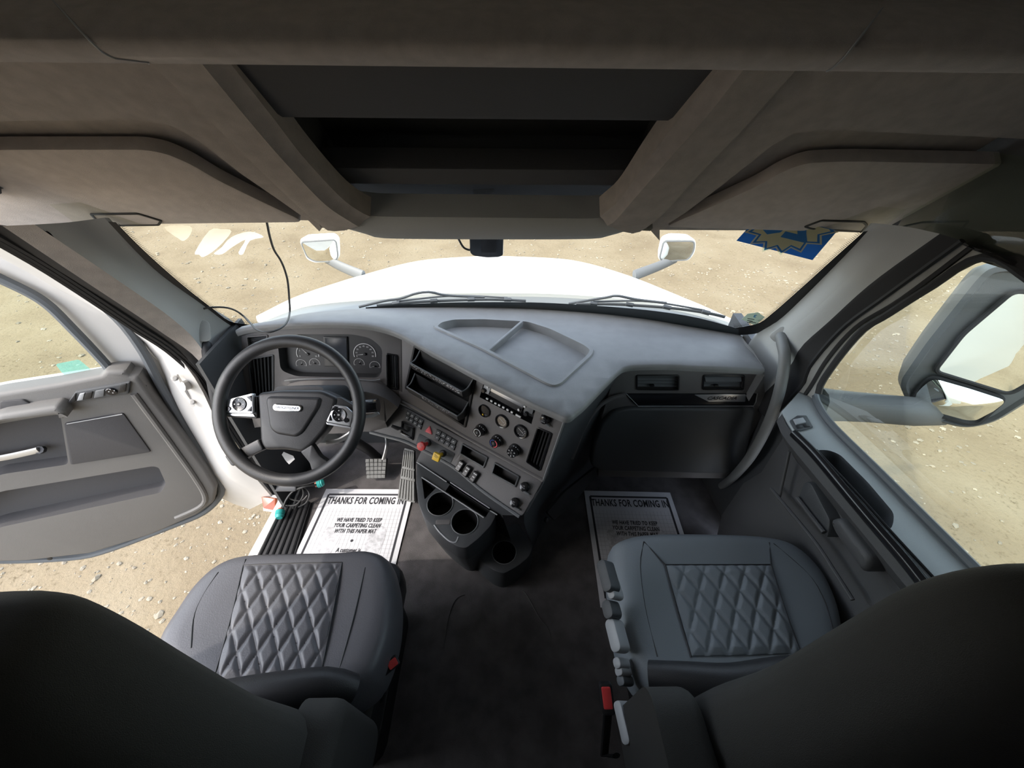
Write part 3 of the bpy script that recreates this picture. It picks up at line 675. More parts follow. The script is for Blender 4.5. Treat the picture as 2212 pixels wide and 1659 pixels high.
mb = MB(); mb.cyl(fr.at(-.004, -.017, -.004), [(.003, 0), (.003, .006)], 8); mb.build('socket_pin', 'yellow', gh)
for x, y, k in [(1041, 927, 0), (1076, 950, 1), (1114, 970, 2)]:
    fr = UF.on(x, y); mb = MB(); prof = [(.0205, 0), (.0205, .010), (.019, .013), (.0175, .013), (.0172, .024), (.0165, .027)]
    mb.cyl(fr, prof, 28); kb = mb.build('heater_knob', 'gloss', dash)
    f2 = fr.at(0, 0, .027)
    def arc(a0, a1, m, r0=.0118, r1=.0138, nm='ring_print'):
        mb = MB(); n = 16; P = [math.radians(a0+(a1-a0)*i/n) for i in range(n+1)]
        mb.loft([[f2.w(r0*math.cos(a), r0*math.sin(a), .0004) for a in P], [f2.w(r1*math.cos(a), r1*math.sin(a), .0004) for a in P]], False, False); mb.build(nm, m, kb, fix=False)
    if k == 0: arc(-60, 270, 'white_print')
    elif k == 1: arc(90, 250, 'blue'); arc(-80, 80, 'bright_red', .0115, .0142)
    else:
        for i in range(6):
            a = math.radians(30+60*i); mb = MB(); mb.prism(f2.at(.0115*math.cos(a), .0115*math.sin(a), 0, a), rrect(.0045, .0035, .0008, 2), 0, .0005, 0, [ccw(rrect(.0026, .0016, .0003, 1))]); mb.build('mode_symbol', 'white_print', kb)
    mb = MB(); mb.cyl(f2, [(.0062, -.001), (.0062, .0015), (.005, .002)], 16); mb.build('knob_button', 'gauge_face', kb)
    text(f2.at(0, 0, .002), ('O', 'I', '*')[k], .006, 'white_print', kb, 'knob_mark')
    for i in range(3): mb = MB(); a = math.radians(50+25*i); mb.prism(fr.at(.0185*math.cos(a), .0185*math.sin(a), .0115, a), rrect(.0018, .0035, .0003, 1), 0, .002); mb.build('knob_tick', 'white_print', kb)
# ---- vents
def vent(fr, poly, nm, n, along, m='black', par=None, fm='gloss', tab=None, depth=.03):
    poly = ccw(poly); par = par or dash
    mb = MB(); mb.prism(fr, roundpoly(poly, .008, 3), -.002, .004, .0015, [ccw(offset2(roundpoly(poly, .008, 3), .0045))]); vo = mb.build(nm, fm, par)
    mb = MB(); mb.cup(fr, offset2(roundpoly(poly, .008, 3), .0045), depth, 0); mb.build('vent_well', 'black', vo, fix=False)
    P = [V((x, y)) for x, y in poly]
    # order: find the quad's sides
    a, b, c, d = P[:4]
    if not along: a, b, c, d = b, c, d, a
    for i in range(n):
        k = (i+1)/(n+1); p, q = a.lerp(d, k), b.lerp(c, k); mid = (p+q)/2; L = (q-p).length; ang = math.atan2((q-p).y, (q-p).x)
        f2 = fr.at(mid.x, mid.y, -.010, ang); f3 = Fr(f2.o, f2.ex, f2.ez*.75+f2.ey*.65)
        mb = MB(); mb.prism(f3, rrect(L*.93, min((a-d).length/(n+1)*.75, .012), .001, 1), -.0008, .0008); mb.build('slat', m, vo)
    if tab: f2 = fr.on(*tab, -.003); mb = MB(); mb.prism(f2, rrect(.016, .006, .002), -.003, .006, .0015); mb.build('vent_tab', 'gloss', vo)
    return vo
vent(UF, UF.poly(VENT_R), 'air_vent', 4, False)
# ---- lower switch console
def rk(fr, w, h, m, parent, nm, d=.004, z0=0, bev=.0012): mb = MB(); mb.prism(fr, rrect(w, h, .0015, 2), z0, z0+d, bev); return mb.build(nm, m, parent)
def bank(q, cols, rows, nm):
    P = [V(LF.px(*p)) for p in q]
    mb = MB(); mb.prism(LF, roundpoly([tuple(p) for p in P], .003), -.001, .0015, .001); bk = mb.build(nm, 'gloss', dash)
    ang = math.atan2((P[1]-P[0]).y, (P[1]-P[0]).x); w = (P[1]-P[0]).length/cols; hh = (P[3]-P[0]).length/rows
    for i in range(cols):
        for j in range(rows):
            u, v_ = (i+.5)/cols, (j+.5)/rows; p = P[0].lerp(P[1], u).lerp(P[3].lerp(P[2], u), v_); f2 = LF.at(p.x, p.y, .001, ang)
            b = rk(f2, w*.88, hh*.88, 'dash_dark', bk, 'switch'); rk(f2, w*.35, hh*.14, 'white_print', bk, 'symbol', .0004, .0041, 0)
            rk(f2.at(0, -hh*.2), w*.25, hh*.08, 'grey_print', bk, 'symbol', .0004, .0041, 0)
bank([(880, 885), (916, 908), (910, 929), (875, 905)], 4, 2, 'switch_bank')
bank([(944, 926), (988, 952), (982, 974), (939, 948)], 4, 2, 'switch_bank')
h3 = LF.poly([(927, 921), (934, 937), (920, 933)]); h3 = LF.poly([(929, 920), (934, 939), (918, 932)])
mb = MB(); mb.prism(LF, roundpoly(h3, .002, 2), 0, .004, .001); hz = mb.build('hazard_button', 'bright_red', dash)
mb = MB(); hp = offset2(ccw(roundpoly(h3, .002, 2)), .0035); mb.prism(LF, hp, .004, .0046, 0, [ccw(offset2(hp, .0016))]); mb.build('hazard_triangle', 'white_print', hz)
# trailer brake hand valve
hv = LF.poly([(869, 909), (897, 924), (893, 952), (866, 937)])
mb = MB(); mb.prism(LF, roundpoly(hv, .004), -.002, .006, .002, [ccw(offset2(roundpoly(hv, .004), .006))]); hvb = mb.build('hand_valve', 'gloss', dash)
mb = MB(); mb.prism(LF, offset2(ccw(roundpoly(hv, .004)), .005), 0, .0015); mb.build('valve_plate', 'black', hvb)
p0 = LF.w(*LF.px(880, 933), .006); p1 = LF.w(*LF.px(846, 920, .045), .045)
mb = MB(); mb.tube([p0, p0.lerp(p1, .35)+UP*.004, p0.lerp(p1, .55), p1], [.005, .006, .009, .007], 10, flat=.7); mb.build('valve_lever', 'rubber', hvb)
# parking brake knobs
def valve(base, kn, m, shape, nm, dots):
    o0 = LF.on(*base); o1 = LF.w(*LF.px(*kn, .045), .045); d = (o1-o0.o); L = d.length
    mb = MB(); mb.cyl(o0, [(.013, 0), (.013, .006), (.009, .010)], 20); st = mb.build(nm, 'rubber', dash)
    fk = Fr(o1, LF.ex, d)
    mb = MB(); mb.tube([o0.o, o1], .0065, 10); mb.build('stem', m if shape == 4 else 'red', st)
    out = ring(.016, 8, a0=.39) if shape == 8 else roundpoly([(-.0135, -.0135), (.0135, -.0135), (.0135, .0135), (-.0135, .0135)], .004)
    mb = MB(); mb.prism(fk, out, -.006, .005, .002); kb = mb.build('knob', m, st)
    text(fk.at(0, .003, .0052, -.3), dots, .0052, 'inkgrey' if shape == 8 else 'ink', kb, 'knob_lettering', sx=.8)
mb = MB(); pw = roundpoly(LF.poly([(906, 936), (984, 980), (972, 1004), (897, 962)]), .006); mb.prism(LF, pw, -.001, .0016, .001); mb.build('valve_plate', 'dash_dark', dash)
valve((925, 957), (910, 964), 'red', 8, 'trailer_air_valve', 'TRAILER\nAIR\nSUPPLY')
valve((957, 980), (943, 987), 'yellow', 4, 'parking_brake_valve', 'PARKING\nBRAKE')
for q in BAYS:
    p = roundpoly(LF.poly(q), .004, 3); mb = MB(); mb.prism(LF, p, -.001, .005, .001, [ccw(offset2(p, .005))]); fo = mb.build('blank_bay', 'dash_dark', dash)
    mb = MB(); mb.cup(LF, offset2(ccw(p), .005), .035, .001); mb.build('bay_well', 'black', fo, fix=False)
for x, y in [(995, 1007), (1010, 1018), (1026, 1030)]:
    f2 = LF.on(x, y); a = -.12; f2 = f2.at(0, 0, 0, a); r_ = rk(f2, .021, .036, 'gloss', dash, 'rocker_switch', .012, 0, .003)
    rk(f2.at(0, .010), .015, .003, 'white_print', r_, 'switch_mark', .0006, .012, 0); rk(f2.at(0, -.001), .009, .004, 'white_print', r_, 'switch_mark', .0006, .012, 0); rk(f2.at(0, -.010), .012, .003, 'grey_print', r_, 'switch_mark', .0006, .012, 0)
def plug(F, x, y, tx, ty):
    f2 = F.on(x, y); mb = MB(); mb.cyl(f2, [(.016, 0), (.016, .004), (.0135, .006), (.0135, .014), (.012, .018), (.006, .020)], 22); p = mb.build('power_socket', 'gloss', dash)
    text(f2.at(0, 0, .0203), '12V\nMAX', .006, 'grey_print', p, 'socket_print')
    b = F.w(*F.px(tx, ty, .006), .006); mb = MB(); mb.tube([f2.w(.004, -.012, .008), b], .0035, 8); mb.build('socket_tab', 'midgrey', p)
plug(UF, 1180, 903, 1188, 922); plug(LF, 1134, 1052, 1142, 1068); plug(LF, 1113, 1086, 1122, 1102)
# ---- instrument cluster side
cf0 = atz(700, 708, .80); CF = Fr(cf0, (1, 0, 0), (0, -.955, .296))
rec = roundpoly(CF.poly([(600, 742), (640, 722), (760, 722), (800, 730), (826, 752), (824, 806), (815, 816), (640, 813), (606, 800)]), .02, 4)
lv = CF.poly([(532, 726), (580, 722), (577, 742), (536, 752)]); rv = CF.poly([(834, 762), (860, 766), (861, 843), (836, 838)]); sv = CF.poly([(535, 775), (592, 765), (592, 845), (545, 862)])
mb = MB(); mb.prism(CF, CF.poly([(520, 724), (560, 712), (640, 705), (700, 704), (790, 708), (869, 730), (870, 868), (760, 872), (620, 866), (530, 885)]), -.03, 0, .003, [ccw(rec)]+[ccw(offset2(ccw(roundpoly(ccw(q_), .008, 3)), .0045)) for q_ in (lv, rv, sv)]); mb.build('cluster_surround', 'dash', dash)
mb = MB(); mb.cup(CF, rec, .035, .004); clu = mb.build('instrument_cluster', 'gauge_face', dash, fix=False)
GO = -.034
def gauge(x, y, r, a0, a1, na, labs=()):
    fr = CF.on(x, y, GO); mb = MB(); n = 24; P = [math.radians(a0+(a1-a0)*i/n) for i in range(n+1)]
    mb.loft([[fr.w(r*.97*math.cos(a), r*.97*math.sin(a), .0012) for a in P], [fr.w(r*1.03*math.cos(a), r*1.03*math.sin(a), .0012) for a in P]], False, False)
    g = mb.build('gauge_ring', 'white_print', clu, fix=False)
    a = math.radians(na); mb = MB(); mb.add([fr.w(r*.9*math.cos(a), r*.9*math.sin(a), .003), fr.w(-.02*r*math.sin(a)-.1*r*math.cos(a), .02*r*math.cos(a)-.1*r*math.sin(a), .003), fr.w(.04*r*math.sin(a), -.04*r*math.cos(a), .003)], [(0, 1, 2)]); mb.build('needle', 'white_print', g, fix=False)
    mb = MB(); mb.cyl(fr, [(r*.13, 0), (r*.13, .004), (r*.1, .005)], 14); mb.build('needle_hub', 'black', g)
    for i, s in enumerate(labs):
        a = math.radians(a0+(a1-a0)*i/(len(labs)-1)); text(fr.at(r*.76*math.cos(a), r*.76*math.sin(a)), s, r*.2, 'white_print', g, 'dial_number', .0014)
gauge(788, 765, .040, 195, -15, 185, ['5', '15', '25', '35', '45', '55', '65', '75', '85'])
gauge(665, 765, .040, 195, -15, 130, ['0', '5', '10', '15', '20', '25'])
for x, y, na in [(776, 785, 60), (810, 791, 190), (651, 787, 65), (680, 785, 120)]: gauge(x, y, .019, 200, -20, na, ['C', '', 'H'])
sc = CF.poly([(701, 729), (749, 729), (751, 788), (704, 788)])
mb = MB(); mb.prism(CF, roundpoly(CF.poly([(699, 727), (751, 727), (753, 791), (702, 791)], GO), .003), GO, GO+.004, .001); sd = mb.build('driver_display', 'black', clu)
mb = MB(); mb.prism(CF, CF.poly([(702, 730), (748, 730), (750, 788), (705, 788)], GO+.004), GO+.004, GO+.005); mb.build('screen', 'screen', sd)
vent(CF, lv, 'air_vent', 5, True, 'dash_dark', fm='dash'); vent(CF, rv, 'air_vent', 5, False, 'dash_dark', fm='gloss'); vent(CF, sv, 'air_vent', 6, False, 'dash_dark', fm='dash_dark')
mb = MB(); mb.tube(resample([CF.w(*CF.px(x, y, .012), .012) for x, y in [(615, 823), (650, 819), (740, 818), (805, 822), (822, 820)]], 16), .0035, 6); mb.build('cluster_lower_trim', 'midgrey', dash)
mb = MB(); T_ = resample([CF.w(*CF.px(x, y, .002), .002) for x, y in [(540, 880), (600, 850), (640, 822), (740, 818), (815, 822), (845, 842), (868, 862)]], 20)
Bm = resample([CF.w(*CF.px(x, y, .07), .07) for x, y in [(545, 905), (610, 870), (660, 846), (740, 842), (800, 848), (835, 862), (860, 880)]], 20)
Bo = resample([V((-.90, 1.10, .42)), V((-.75, 1.06, .42)), V((-.62, 1.04, .43)), V((-.5, 1.04, .44)), V((-.40, 1.05, .43)), LF.w(*LF.px(812, 925, -.02), -.02)], 20)
mb.sheet([T_, Bm, [b.lerp(c, .5)-V((0, .03, 0)) for b, c in zip(Bm, Bo)], Bo]); mb.build('knee_panel', 'dash', dash, fix=False)
mb = MB(); s1 = CF.w(*CF.px(714, 822, .004), .004); s2 = CF.w(*CF.px(711, 843, .068), .068); mb.tube([s1, s2], .0014, 5); mb.build('seam', 'black', dash)
# left cheek of the dash towards the door
mb = MB(); mb.prism(Fr((-.915, 1.2, .4), (0, 1, 0), (-1, 0, 0)).flip(), [(-.13, -.4), (.2, -.4), (.2, .38), (-.06, .40), (-.10, .1)], 0, .012); 
mb.build('dash_end_panel', 'dash_dark', dash)
# ---- passenger face: vents, badge strip, glove box
PV = [PF.poly(q_) for q_ in ([(1374, 809), (1468, 809), (1467, 843), (1374, 842)], [(1518, 809), (1609, 809), (1606, 842), (1516, 842)])]
mb = MB(); mb.prism(PF, PF.poly([(1330, 800), (1350, 794), (1505, 796), (1650, 802), (1655, 880), (1620, 1035), (1292, 1030), (1300, 900)]), -.03, 0, .003, [ccw(offset2(ccw(roundpoly(ccw(q_), .008, 3)), .0045)) for q_ in PV]); mb.build('passenger_face', 'dash', dash)
for q, tb, fm in (([(1374, 809), (1468, 809), (1467, 843), (1374, 842)], (1408, 832), 'black'), ([(1518, 809), (1609, 809), (1606, 842), (1516, 842)], (1546, 832), 'gloss')):
    vo = vent(PF, PF.poly(q), 'air_vent', 4, True, 'dash_dark', fm=fm, tab=tb)
    if fm == 'gloss':
        mb = MB(); f2 = PF.on(1562, 818, -.004); mb.prism(Fr(f2.o, f2.ex, f2.ez*.6+f2.ey*.8), rrect(.125, .022, .002), -.001, .001); mb.build('open_flap', 'midgrey', vo)
st = PF.poly([(1353, 851), (1635, 851), (1632, 868), (1627, 877), (1379, 877), (1364, 868)], .004)
mb = MB(); mb.prism(PF, roundpoly(st, .004), -.002, .004, .001); ts = mb.build('badge_strip', 'gloss', dash)
mb = MB(); mb.tube([PF.w(*PF.px(x, y, .005), .005) for x, y in [(1636, 850), (1633, 868), (1628, 877), (1379, 877.5), (1353, 851)]], .0012, 5); mb.build('strip_edging', 'lightgrey', ts)
mb = MB(); mb.prism(PF, roundpoly(PF.poly([(1500, 853), (1611, 852), (1610, 868), (1531, 868)], .006), .004), .004, .006, .0006); bp = mb.build('name_plate', 'silver', ts)
text(PF.on(1559, 860.2, .006), 'CASCADIA', .0185, 'black', ts, 'badge_lettering', .0006, sx=1.18, shear=.25, th=.0004)
gb = PF.poly([(1356, 882), (1634, 882), (1614, 980), (1600, 1010), (1575, 1024), (1296, 1018), (1275, 1005), (1282, 960), (1298, 915), (1322, 890)], .015)
mb = MB(); mb.prism(PF, roundpoly(gb, .02, 4), -.02, .018, .012, seg=4); gl = mb.build('glove_box_door', 'dash_dark', dash)
mb = MB(); mb.tube(resample([PF.w(*PF.px(x, y, .012), .012) for x, y in [(1352, 853), (1322, 860), (1294, 878), (1268, 912), (1250, 950), (1236, 990)]], 20), .009, 8, flat=.6); mb.build('glove_box_surround', 'dash', dash)
# ---- cup holder console on the stack foot
CH = Fr((-.12, .82, .30), (1, 0, 0), (0, -.12, .99))
ch = roundpoly(CH.poly([(900, 998), (1073, 1111), (1060, 1136), (1034, 1163), (1006, 1185), (984, 1180), (938, 1142), (918, 1122), (903, 1085), (899, 1040)]), .012, 3)
c1, c2 = CH.px(951, 1088), CH.px(1004, 1127); tp = roundpoly(CH.poly([(911, 1033), (943, 1053), (917, 1079)]), .005)
h1, h2 = ring(.046, 28, *c1), ring(.046, 28, *c2)
sl_ = roundpoly(CH.poly([(972, 1046), (1058, 1103), (1049, 1117), (962, 1061)]), .004)
mb = MB(); mb.prism(CH, ch, -.10, 0, .004, [ccw(h1), ccw(h2), ccw(tp), ccw(sl_)]); co = mb.build('cup_holder_console', 'dash_dark', dash)
for hh in (h1, h2): mb = MB(); mb.cup(CH, hh, .085, .006); mb.build('cup_well', 'black', co, fix=False)
for hh in (h1, h2): mb = MB(); mb.tube([CH.w(x, y, .001) for x, y in hh], .002, 5, True); mb.build('cup_rim', 'midgrey', co)
mb = MB(); mb.cup(CH, tp, .05, .004); mb.build('side_well', 'black', co, fix=False)
mb = MB(); mb.cup(CH, sl_, .05, .002); mb.build('coin_slot', 'black', co, fix=False)
for pts in ([(900, 998), (965, 1041)], [(973, 1042), (1058, 1098)], [(911, 1031), (1045, 1118)], [(1059, 1103), (1074, 1112)]):
    mb = MB(); mb.tube([CH.w(*CH.px(x, y, .004), .004) for x, y in pts], .0022, 6); mb.build('edge_trim', 'lightgrey', co)
mb = MB(); mb.tube(resample([CH.w(*CH.px(x, y, .0), .0) for x, y in [(938, 1134), (950, 1150), (970, 1168), (984, 1172), (990, 1160)]], 14), .003, 6); mb.build('edge_trim', 'lightgrey', co)
mb = MB(); f2 = CH.on(957, 1128, -.0); mb.prism(f2, rrect(.05, .018, .004), -.03, .002, .002); mb.build('cup_bridge', 'dash', co)
mb = MB(); bot = offset2(ccw(ch), .02); P0 = ccw(ch)
mb.loft([[CH.w(x, y, -.10) for x, y in P0], [V((CH.w(x*.8+.012, y*.8+.03, 0).x, CH.w(x*.8, y*.8+.03, 0).y, .0)) for x, y in P0]], True, False); mb.build('console_pedestal', 'dash_dark', co)
mb = MB(); mb.loft([[LF.w(*LF.px(x, y), -.02) for x, y in [(905, 970), (979, 1012), (1043, 1064), (1124, 1115)]], [CH.w(*CH.px(x, y), -.002) for x, y in [(900, 995), (975, 1042), (1040, 1085), (1085, 1112)]], [V((x, y, 0)) for x, y in [(-.30, 1.05), (-.2, .98), (-.05, .9), (.08, .8)]]], False, False); mb.build('stack_foot', 'dash_dark', dash, fix=False)
# lower floor cup holder
LC = Fr((.03, .74, .11), (1, 0, 0), (0, 0, 1))
lc = roundpoly(LC.poly([(1015, 1180), (1045, 1150), (1120, 1128), (1152, 1180), (1143, 1203), (1120, 1222), (1088, 1240), (1066, 1233), (1040, 1212)]), .015, 3); hc = ring(.045, 28, *LC.px(1089, 1193))
mb = MB(); mb.prism(LC, lc, -.11, 0, .006, [ccw(hc)]); l_ = mb.build('floor_cup_holder', 'dash_dark', dash)
mb = MB(); mb.cup(LC, hc, .075, .004); mb.build('cup_well', 'black', l_, fix=False)
mb = MB(); mb.tube([LC.w(x, y, .001) for x, y in hc], .002, 5, True); mb.build('cup_rim', 'midgrey', l_)
# ================================================================== STEERING WHEEL
wc = att(624.5, 888, 1.11); SW = Fr(wc, (1, 0, 0), (0, -.785, .62))
sw = thing('steering_wheel', 'black four spoke steering wheel with silver button panels', 'steering wheel', wc)
a0, b0 = SW.px(459, 890), SW.px(791, 884); rad_ = (b0[0]-a0[0])/2-.019
cxw = (a0[0]+b0[0])/2; cyw = (SW.px(625, 725)[1]+SW.px(625, 1049)[1])/2; SW = SW.at(cxw, cyw)
rim = [SW.w(rad_*math.cos(2*math.pi*i/72), rad_*math.sin(2*math.pi*i/72), 0) for i in range(72)]
mb = MB(); n = 12; rows = []
for i in range(73):
    a = 2*math.pi*i/72; d = SW.ex*math.cos(a)+SW.ey*math.sin(a); c = SW.o+d*rad_
    rows.append([c+d*(.0185*math.cos(2*math.pi*k/n))+SW.ez*(.0155*math.sin(2*math.pi*k/n)) for k in range(n)])
mb.loft(rows, True, False); mb.build('rim', 'leather', sw)
def swp(pts, off=0): return SW.poly(pts, off)
hub = roundpoly(swp([(549, 849), (600, 843), (690, 843), (727, 860), (712, 905), (700, 930), (672, 962), (650, 980), (610, 973), (566, 974), (556, 958), (553, 905)]), .014, 4)
mb = MB(); mb.prism(SW, hub, -.055, -.010, .012, seg=4); hb = mb.build('hub_cover', 'leather', sw)
pad = roundpoly(swp([(572, 855), (695, 858), (690, 880), (655, 935), (640, 945), (596, 938), (582, 925)], -.006), .022, 5)
mb = MB(); mb.prism(SW, pad, -.02, -.003, .010, seg=4); mb.build('horn_pad', 'leather', hb)
def spoke(pts, c0, c1, m='leather', r=.006, nm='spoke', par=None, bev=.004): mb = MB(); mb.prism(SW, roundpoly(swp(pts, c1), r, 3), c0, c1, bev); return mb.build(nm, m, par or sw)
spoke([(558, 948), (568, 972), (540, 985), (512, 1004), (500, 1008), (484, 985), (520, 968)], -.03, -.008)
spoke([(648, 976), (674, 960), (690, 985), (716, 1003), (700, 1022), (676, 1028), (668, 1000)], -.03, -.008)
spoke([(480, 900), (555, 905), (556, 855), (486, 862), (474, 885)], -.035, -.014)
spoke([(700, 860), (735, 858), (772, 880), (768, 925), (700, 915)], -.035, -.016)
def bpanel(pts, lower, disc, small, tris, nm):
    p = spoke(pts, -.02, -.006, 'silver', .006, 'button_panel', sw, .002)
    spoke(lower, -.03, -.010, 'silver', .002, 'panel_underside', p, .001)
    f2 = SW.on(*disc, -.006); mb = MB(); mb.cyl(f2, [(.0205, 0), (.0205, .002), (.0195, .0035), (.0185, .003)], 28); d = mb.build('button_pad', 'gloss', p)
    for i in range(4):
        a = math.radians(45+90*i); mb = MB(); mb.prism(f2.at(.0125*math.cos(a-math.pi/4), .0125*math.sin(a-math.pi/4), .0031), rrect(.003, .003, .0008, 1), 0, .0005); mb.build('button_symbol', 'white_print', p)
        mb = MB(); mb.prism(f2.at(.013*math.cos(a), .013*math.sin(a), .003, a), rrect(.011, .0006, .0002, 1), 0, .0004); mb.build('button_gap', 'midgrey', p)
    mb = MB(); mb.cyl(f2, [(.0055, 0), (.0055, .0042), (.0045, .005)], 16); mb.build('button_centre', 'black', p)
    mb = MB(); mb.prism(f2.at(0, 0, .005), rrect(.0055, .003, .001, 1), 0, .0005); mb.build('button_symbol', 'white_print', p)
    mb = MB(); mb.cyl(SW.on(*small, -.006), [(.0068, 0), (.0068, .002), (.006, .003)], 16); mb.build('round_button', 'gloss', p)
    for t in tris: spoke(t, -.008, -.0045, 'gloss', .002, 'corner_button', p, .0008)
bpanel([(481, 892), (488, 864), (546, 849), (547, 893)], [(481, 893), (547, 894), (551, 900), (486, 898)], (517.5, 873), (494, 883), [[(531, 857), (543, 854), (543, 868)], [(533, 888), (543, 877), (543, 889)]], 'l')
bpanel([(722, 874), (748, 878), (762, 891), (757, 921), (704, 911)], [(704, 912), (757, 922), (757, 926), (706, 917)], (733, 896), (748.5, 908), [[(719, 876), (732, 879), (715, 889)], [(713, 895), (717, 909), (708, 909)]], 'r')
mb = MB(); f2 = SW.on(622, 881, -.003, -.06); mb.prism(f2, rrect(.083, .020, .0099, 6), 0, .004, .0015); bd = mb.build('badge', 'chrome', hb)
mb = MB(); mb.prism(f2, rrect(.076, .0145, .0072, 6), .004, .0045); mb.build('badge_field', 'silver', hb)
text(f2.at(0, 0, .0046), 'FREIGHTLINER', .0105, 'black', hb, 'badge_lettering', sx=.98, shear=.2)
# column and stalks
colm = thing('steering_column', 'black steering column behind the wheel', 'steering column', SW.w(0, 0, -.06))
ax = V((0, .80, -.60)).normalized()
fc = Fr(SW.w(0, 0, -.052), SW.ex, -ax); mb = MB(); mb.prism(Fr(fc.o, fc.ex, ax), roundpoly([(-.075, -.07), (.075, -.07), (.085, .03), (.05, .065), (-.05, .065), (-.085, .03)], .02), 0, .19, .01); mb.build('shroud', 'dash_dark', colm)
mb = MB(); p = fc.o+ax*.18; mb.tube([p, V((-.60, 1.12, .32)), V((-.60, 1.24, .12)), V((-.60, 1.30, .0))], .022, 10); mb.build('shaft', 'black', colm)
def wl(x, y, c): return SW.w(*SW.px(x, y, c), c)
mb = MB(); mb.tube([fc.o+ax*.04+V((.07, 0, 0)), wl(770, 872, -.06), wl(795, 872, -.055)], [.010, .011, .013], 10); mb.build('stalk', 'gloss', colm)
mb = MB(); mb.tube([wl(791, 878, -.055), wl(817, 876, -.055)], .022, 14); so_ = mb.build('stalk_switch', 'gloss', colm)
mb = MB(); mb.tube([wl(796, 869, -.034), wl(813, 867, -.034)], .006, 8); mb.build('stalk_ring', 'chrome', so_)
mb = MB(); mb.tube([wl(790, 900, -.05), wl(806, 898, -.05), wl(818, 892, -.05)], .006, 8, flat=.5); mb.build('stalk_blade', 'lightgrey', colm)
mb = MB(); mb.tube(resample([wl(705, 955, -.06), wl(730, 952, -.065), wl(752, 940, -.065), wl(765, 930, -.06)], 10), .009, 8, flat=.5); mb.build('lower_stalk', 'alu', colm)
pt = thing('paper_tag', 'small white paper tag hanging under the steering column', 'tag', wl(622, 990, -.09))
mb = MB(); fr = SW.on(622, 990, -.085); mb.prism(fr, fr.poly([(609, 982), (613, 976), (634, 985), (637, 992), (625, 1003), (618, 996)]), 0, .001); mb.build('card', 'paper', pt)
# ================================================================== PEDALS
bp0 = aty(812, 1012, 1.17); bt = thing('brake_pedal', 'grey rubber brake pedal on a bent steel arm', 'pedal', bp0)
BF = Fr(bp0, (1, -.05, 0), (0, -.72, .69)); pp = roundpoly(BF.poly([(789, 991), (836, 990), (832, 1033), (793, 1034)]), .006)
mb = MB(); mb.prism(BF, pp, -.012, 0, .002); pd = mb.build('pad', 'rubber', bt)
P4 = [V(BF.px(*q)) for q in [(789, 991), (836, 990), (832, 1033), (793, 1034)]]
for i in range(5):
    for j in range(5):
        u, v_ = (i+.5)/5, (j+.5)/5; p = P4[0].lerp(P4[1], u).lerp(P4[3].lerp(P4[2], u), v_); rk(BF.at(p.x, p.y), (P4[1]-P4[0]).length/5*.84, (P4[3]-P4[0]).length/5*.84, 'pedal', pd, 'grip_block', .006, -.001, .001)
mb = MB(); mb.tube(resample([aty(828, 992, 1.185), aty(833, 975, 1.20), aty(836, 958, 1.22), aty(834, 940, 1.26)], 10), .009, 8, flat=.6); mb.build('arm', 'alu', bt)
ap = thing('accelerator_pedal', 'long ribbed grey accelerator pedal hinged at the floor', 'pedal', atz(878, 1084, .015))
q = [aty(873, 967, 1.19), aty(899, 972, 1.19), atz(897, 1087, .02), atz(858, 1078, .02)]
AF = Fr(q[3], q[2]-q[3], (q[2]-q[3]).cross(q[0]-q[3]))
if AF.ez.y > 0: AF = Fr(q[3], q[2]-q[3], -(q[2]-q[3]).cross(q[0]-q[3]))
pl_ = [((p-AF.o).dot(AF.ex), (p-AF.o).dot(AF.ey)) for p in q]
mb = MB(); mb.prism(AF, roundpoly(pl_, .008), -.014, 0, .003); pd = mb.build('plate', 'pedal', ap)
for i in range(6):
    u = (i+.5)/6; A = V(pl_[0]).lerp(V(pl_[1]), u); B = V(pl_[3]).lerp(V(pl_[2]), u)
    for s, e_ in ((.04, .36), (.40, .55), (.60, .97)):
        a, b = A.lerp(B, s), A.lerp(B, e_); c = (a+b)/2; d = b-a; w = (V(pl_[0]).lerp(V(pl_[3]), (s+e_)/2)-V(pl_[1]).lerp(V(pl_[2]), (s+e_)/2)).length/6*.62
        rk(AF.at(c.x, c.y, 0, math.atan2(d.y, d.x)), d.length, w, 'pedal', pd, 'rib', .005, -.001, .0015)
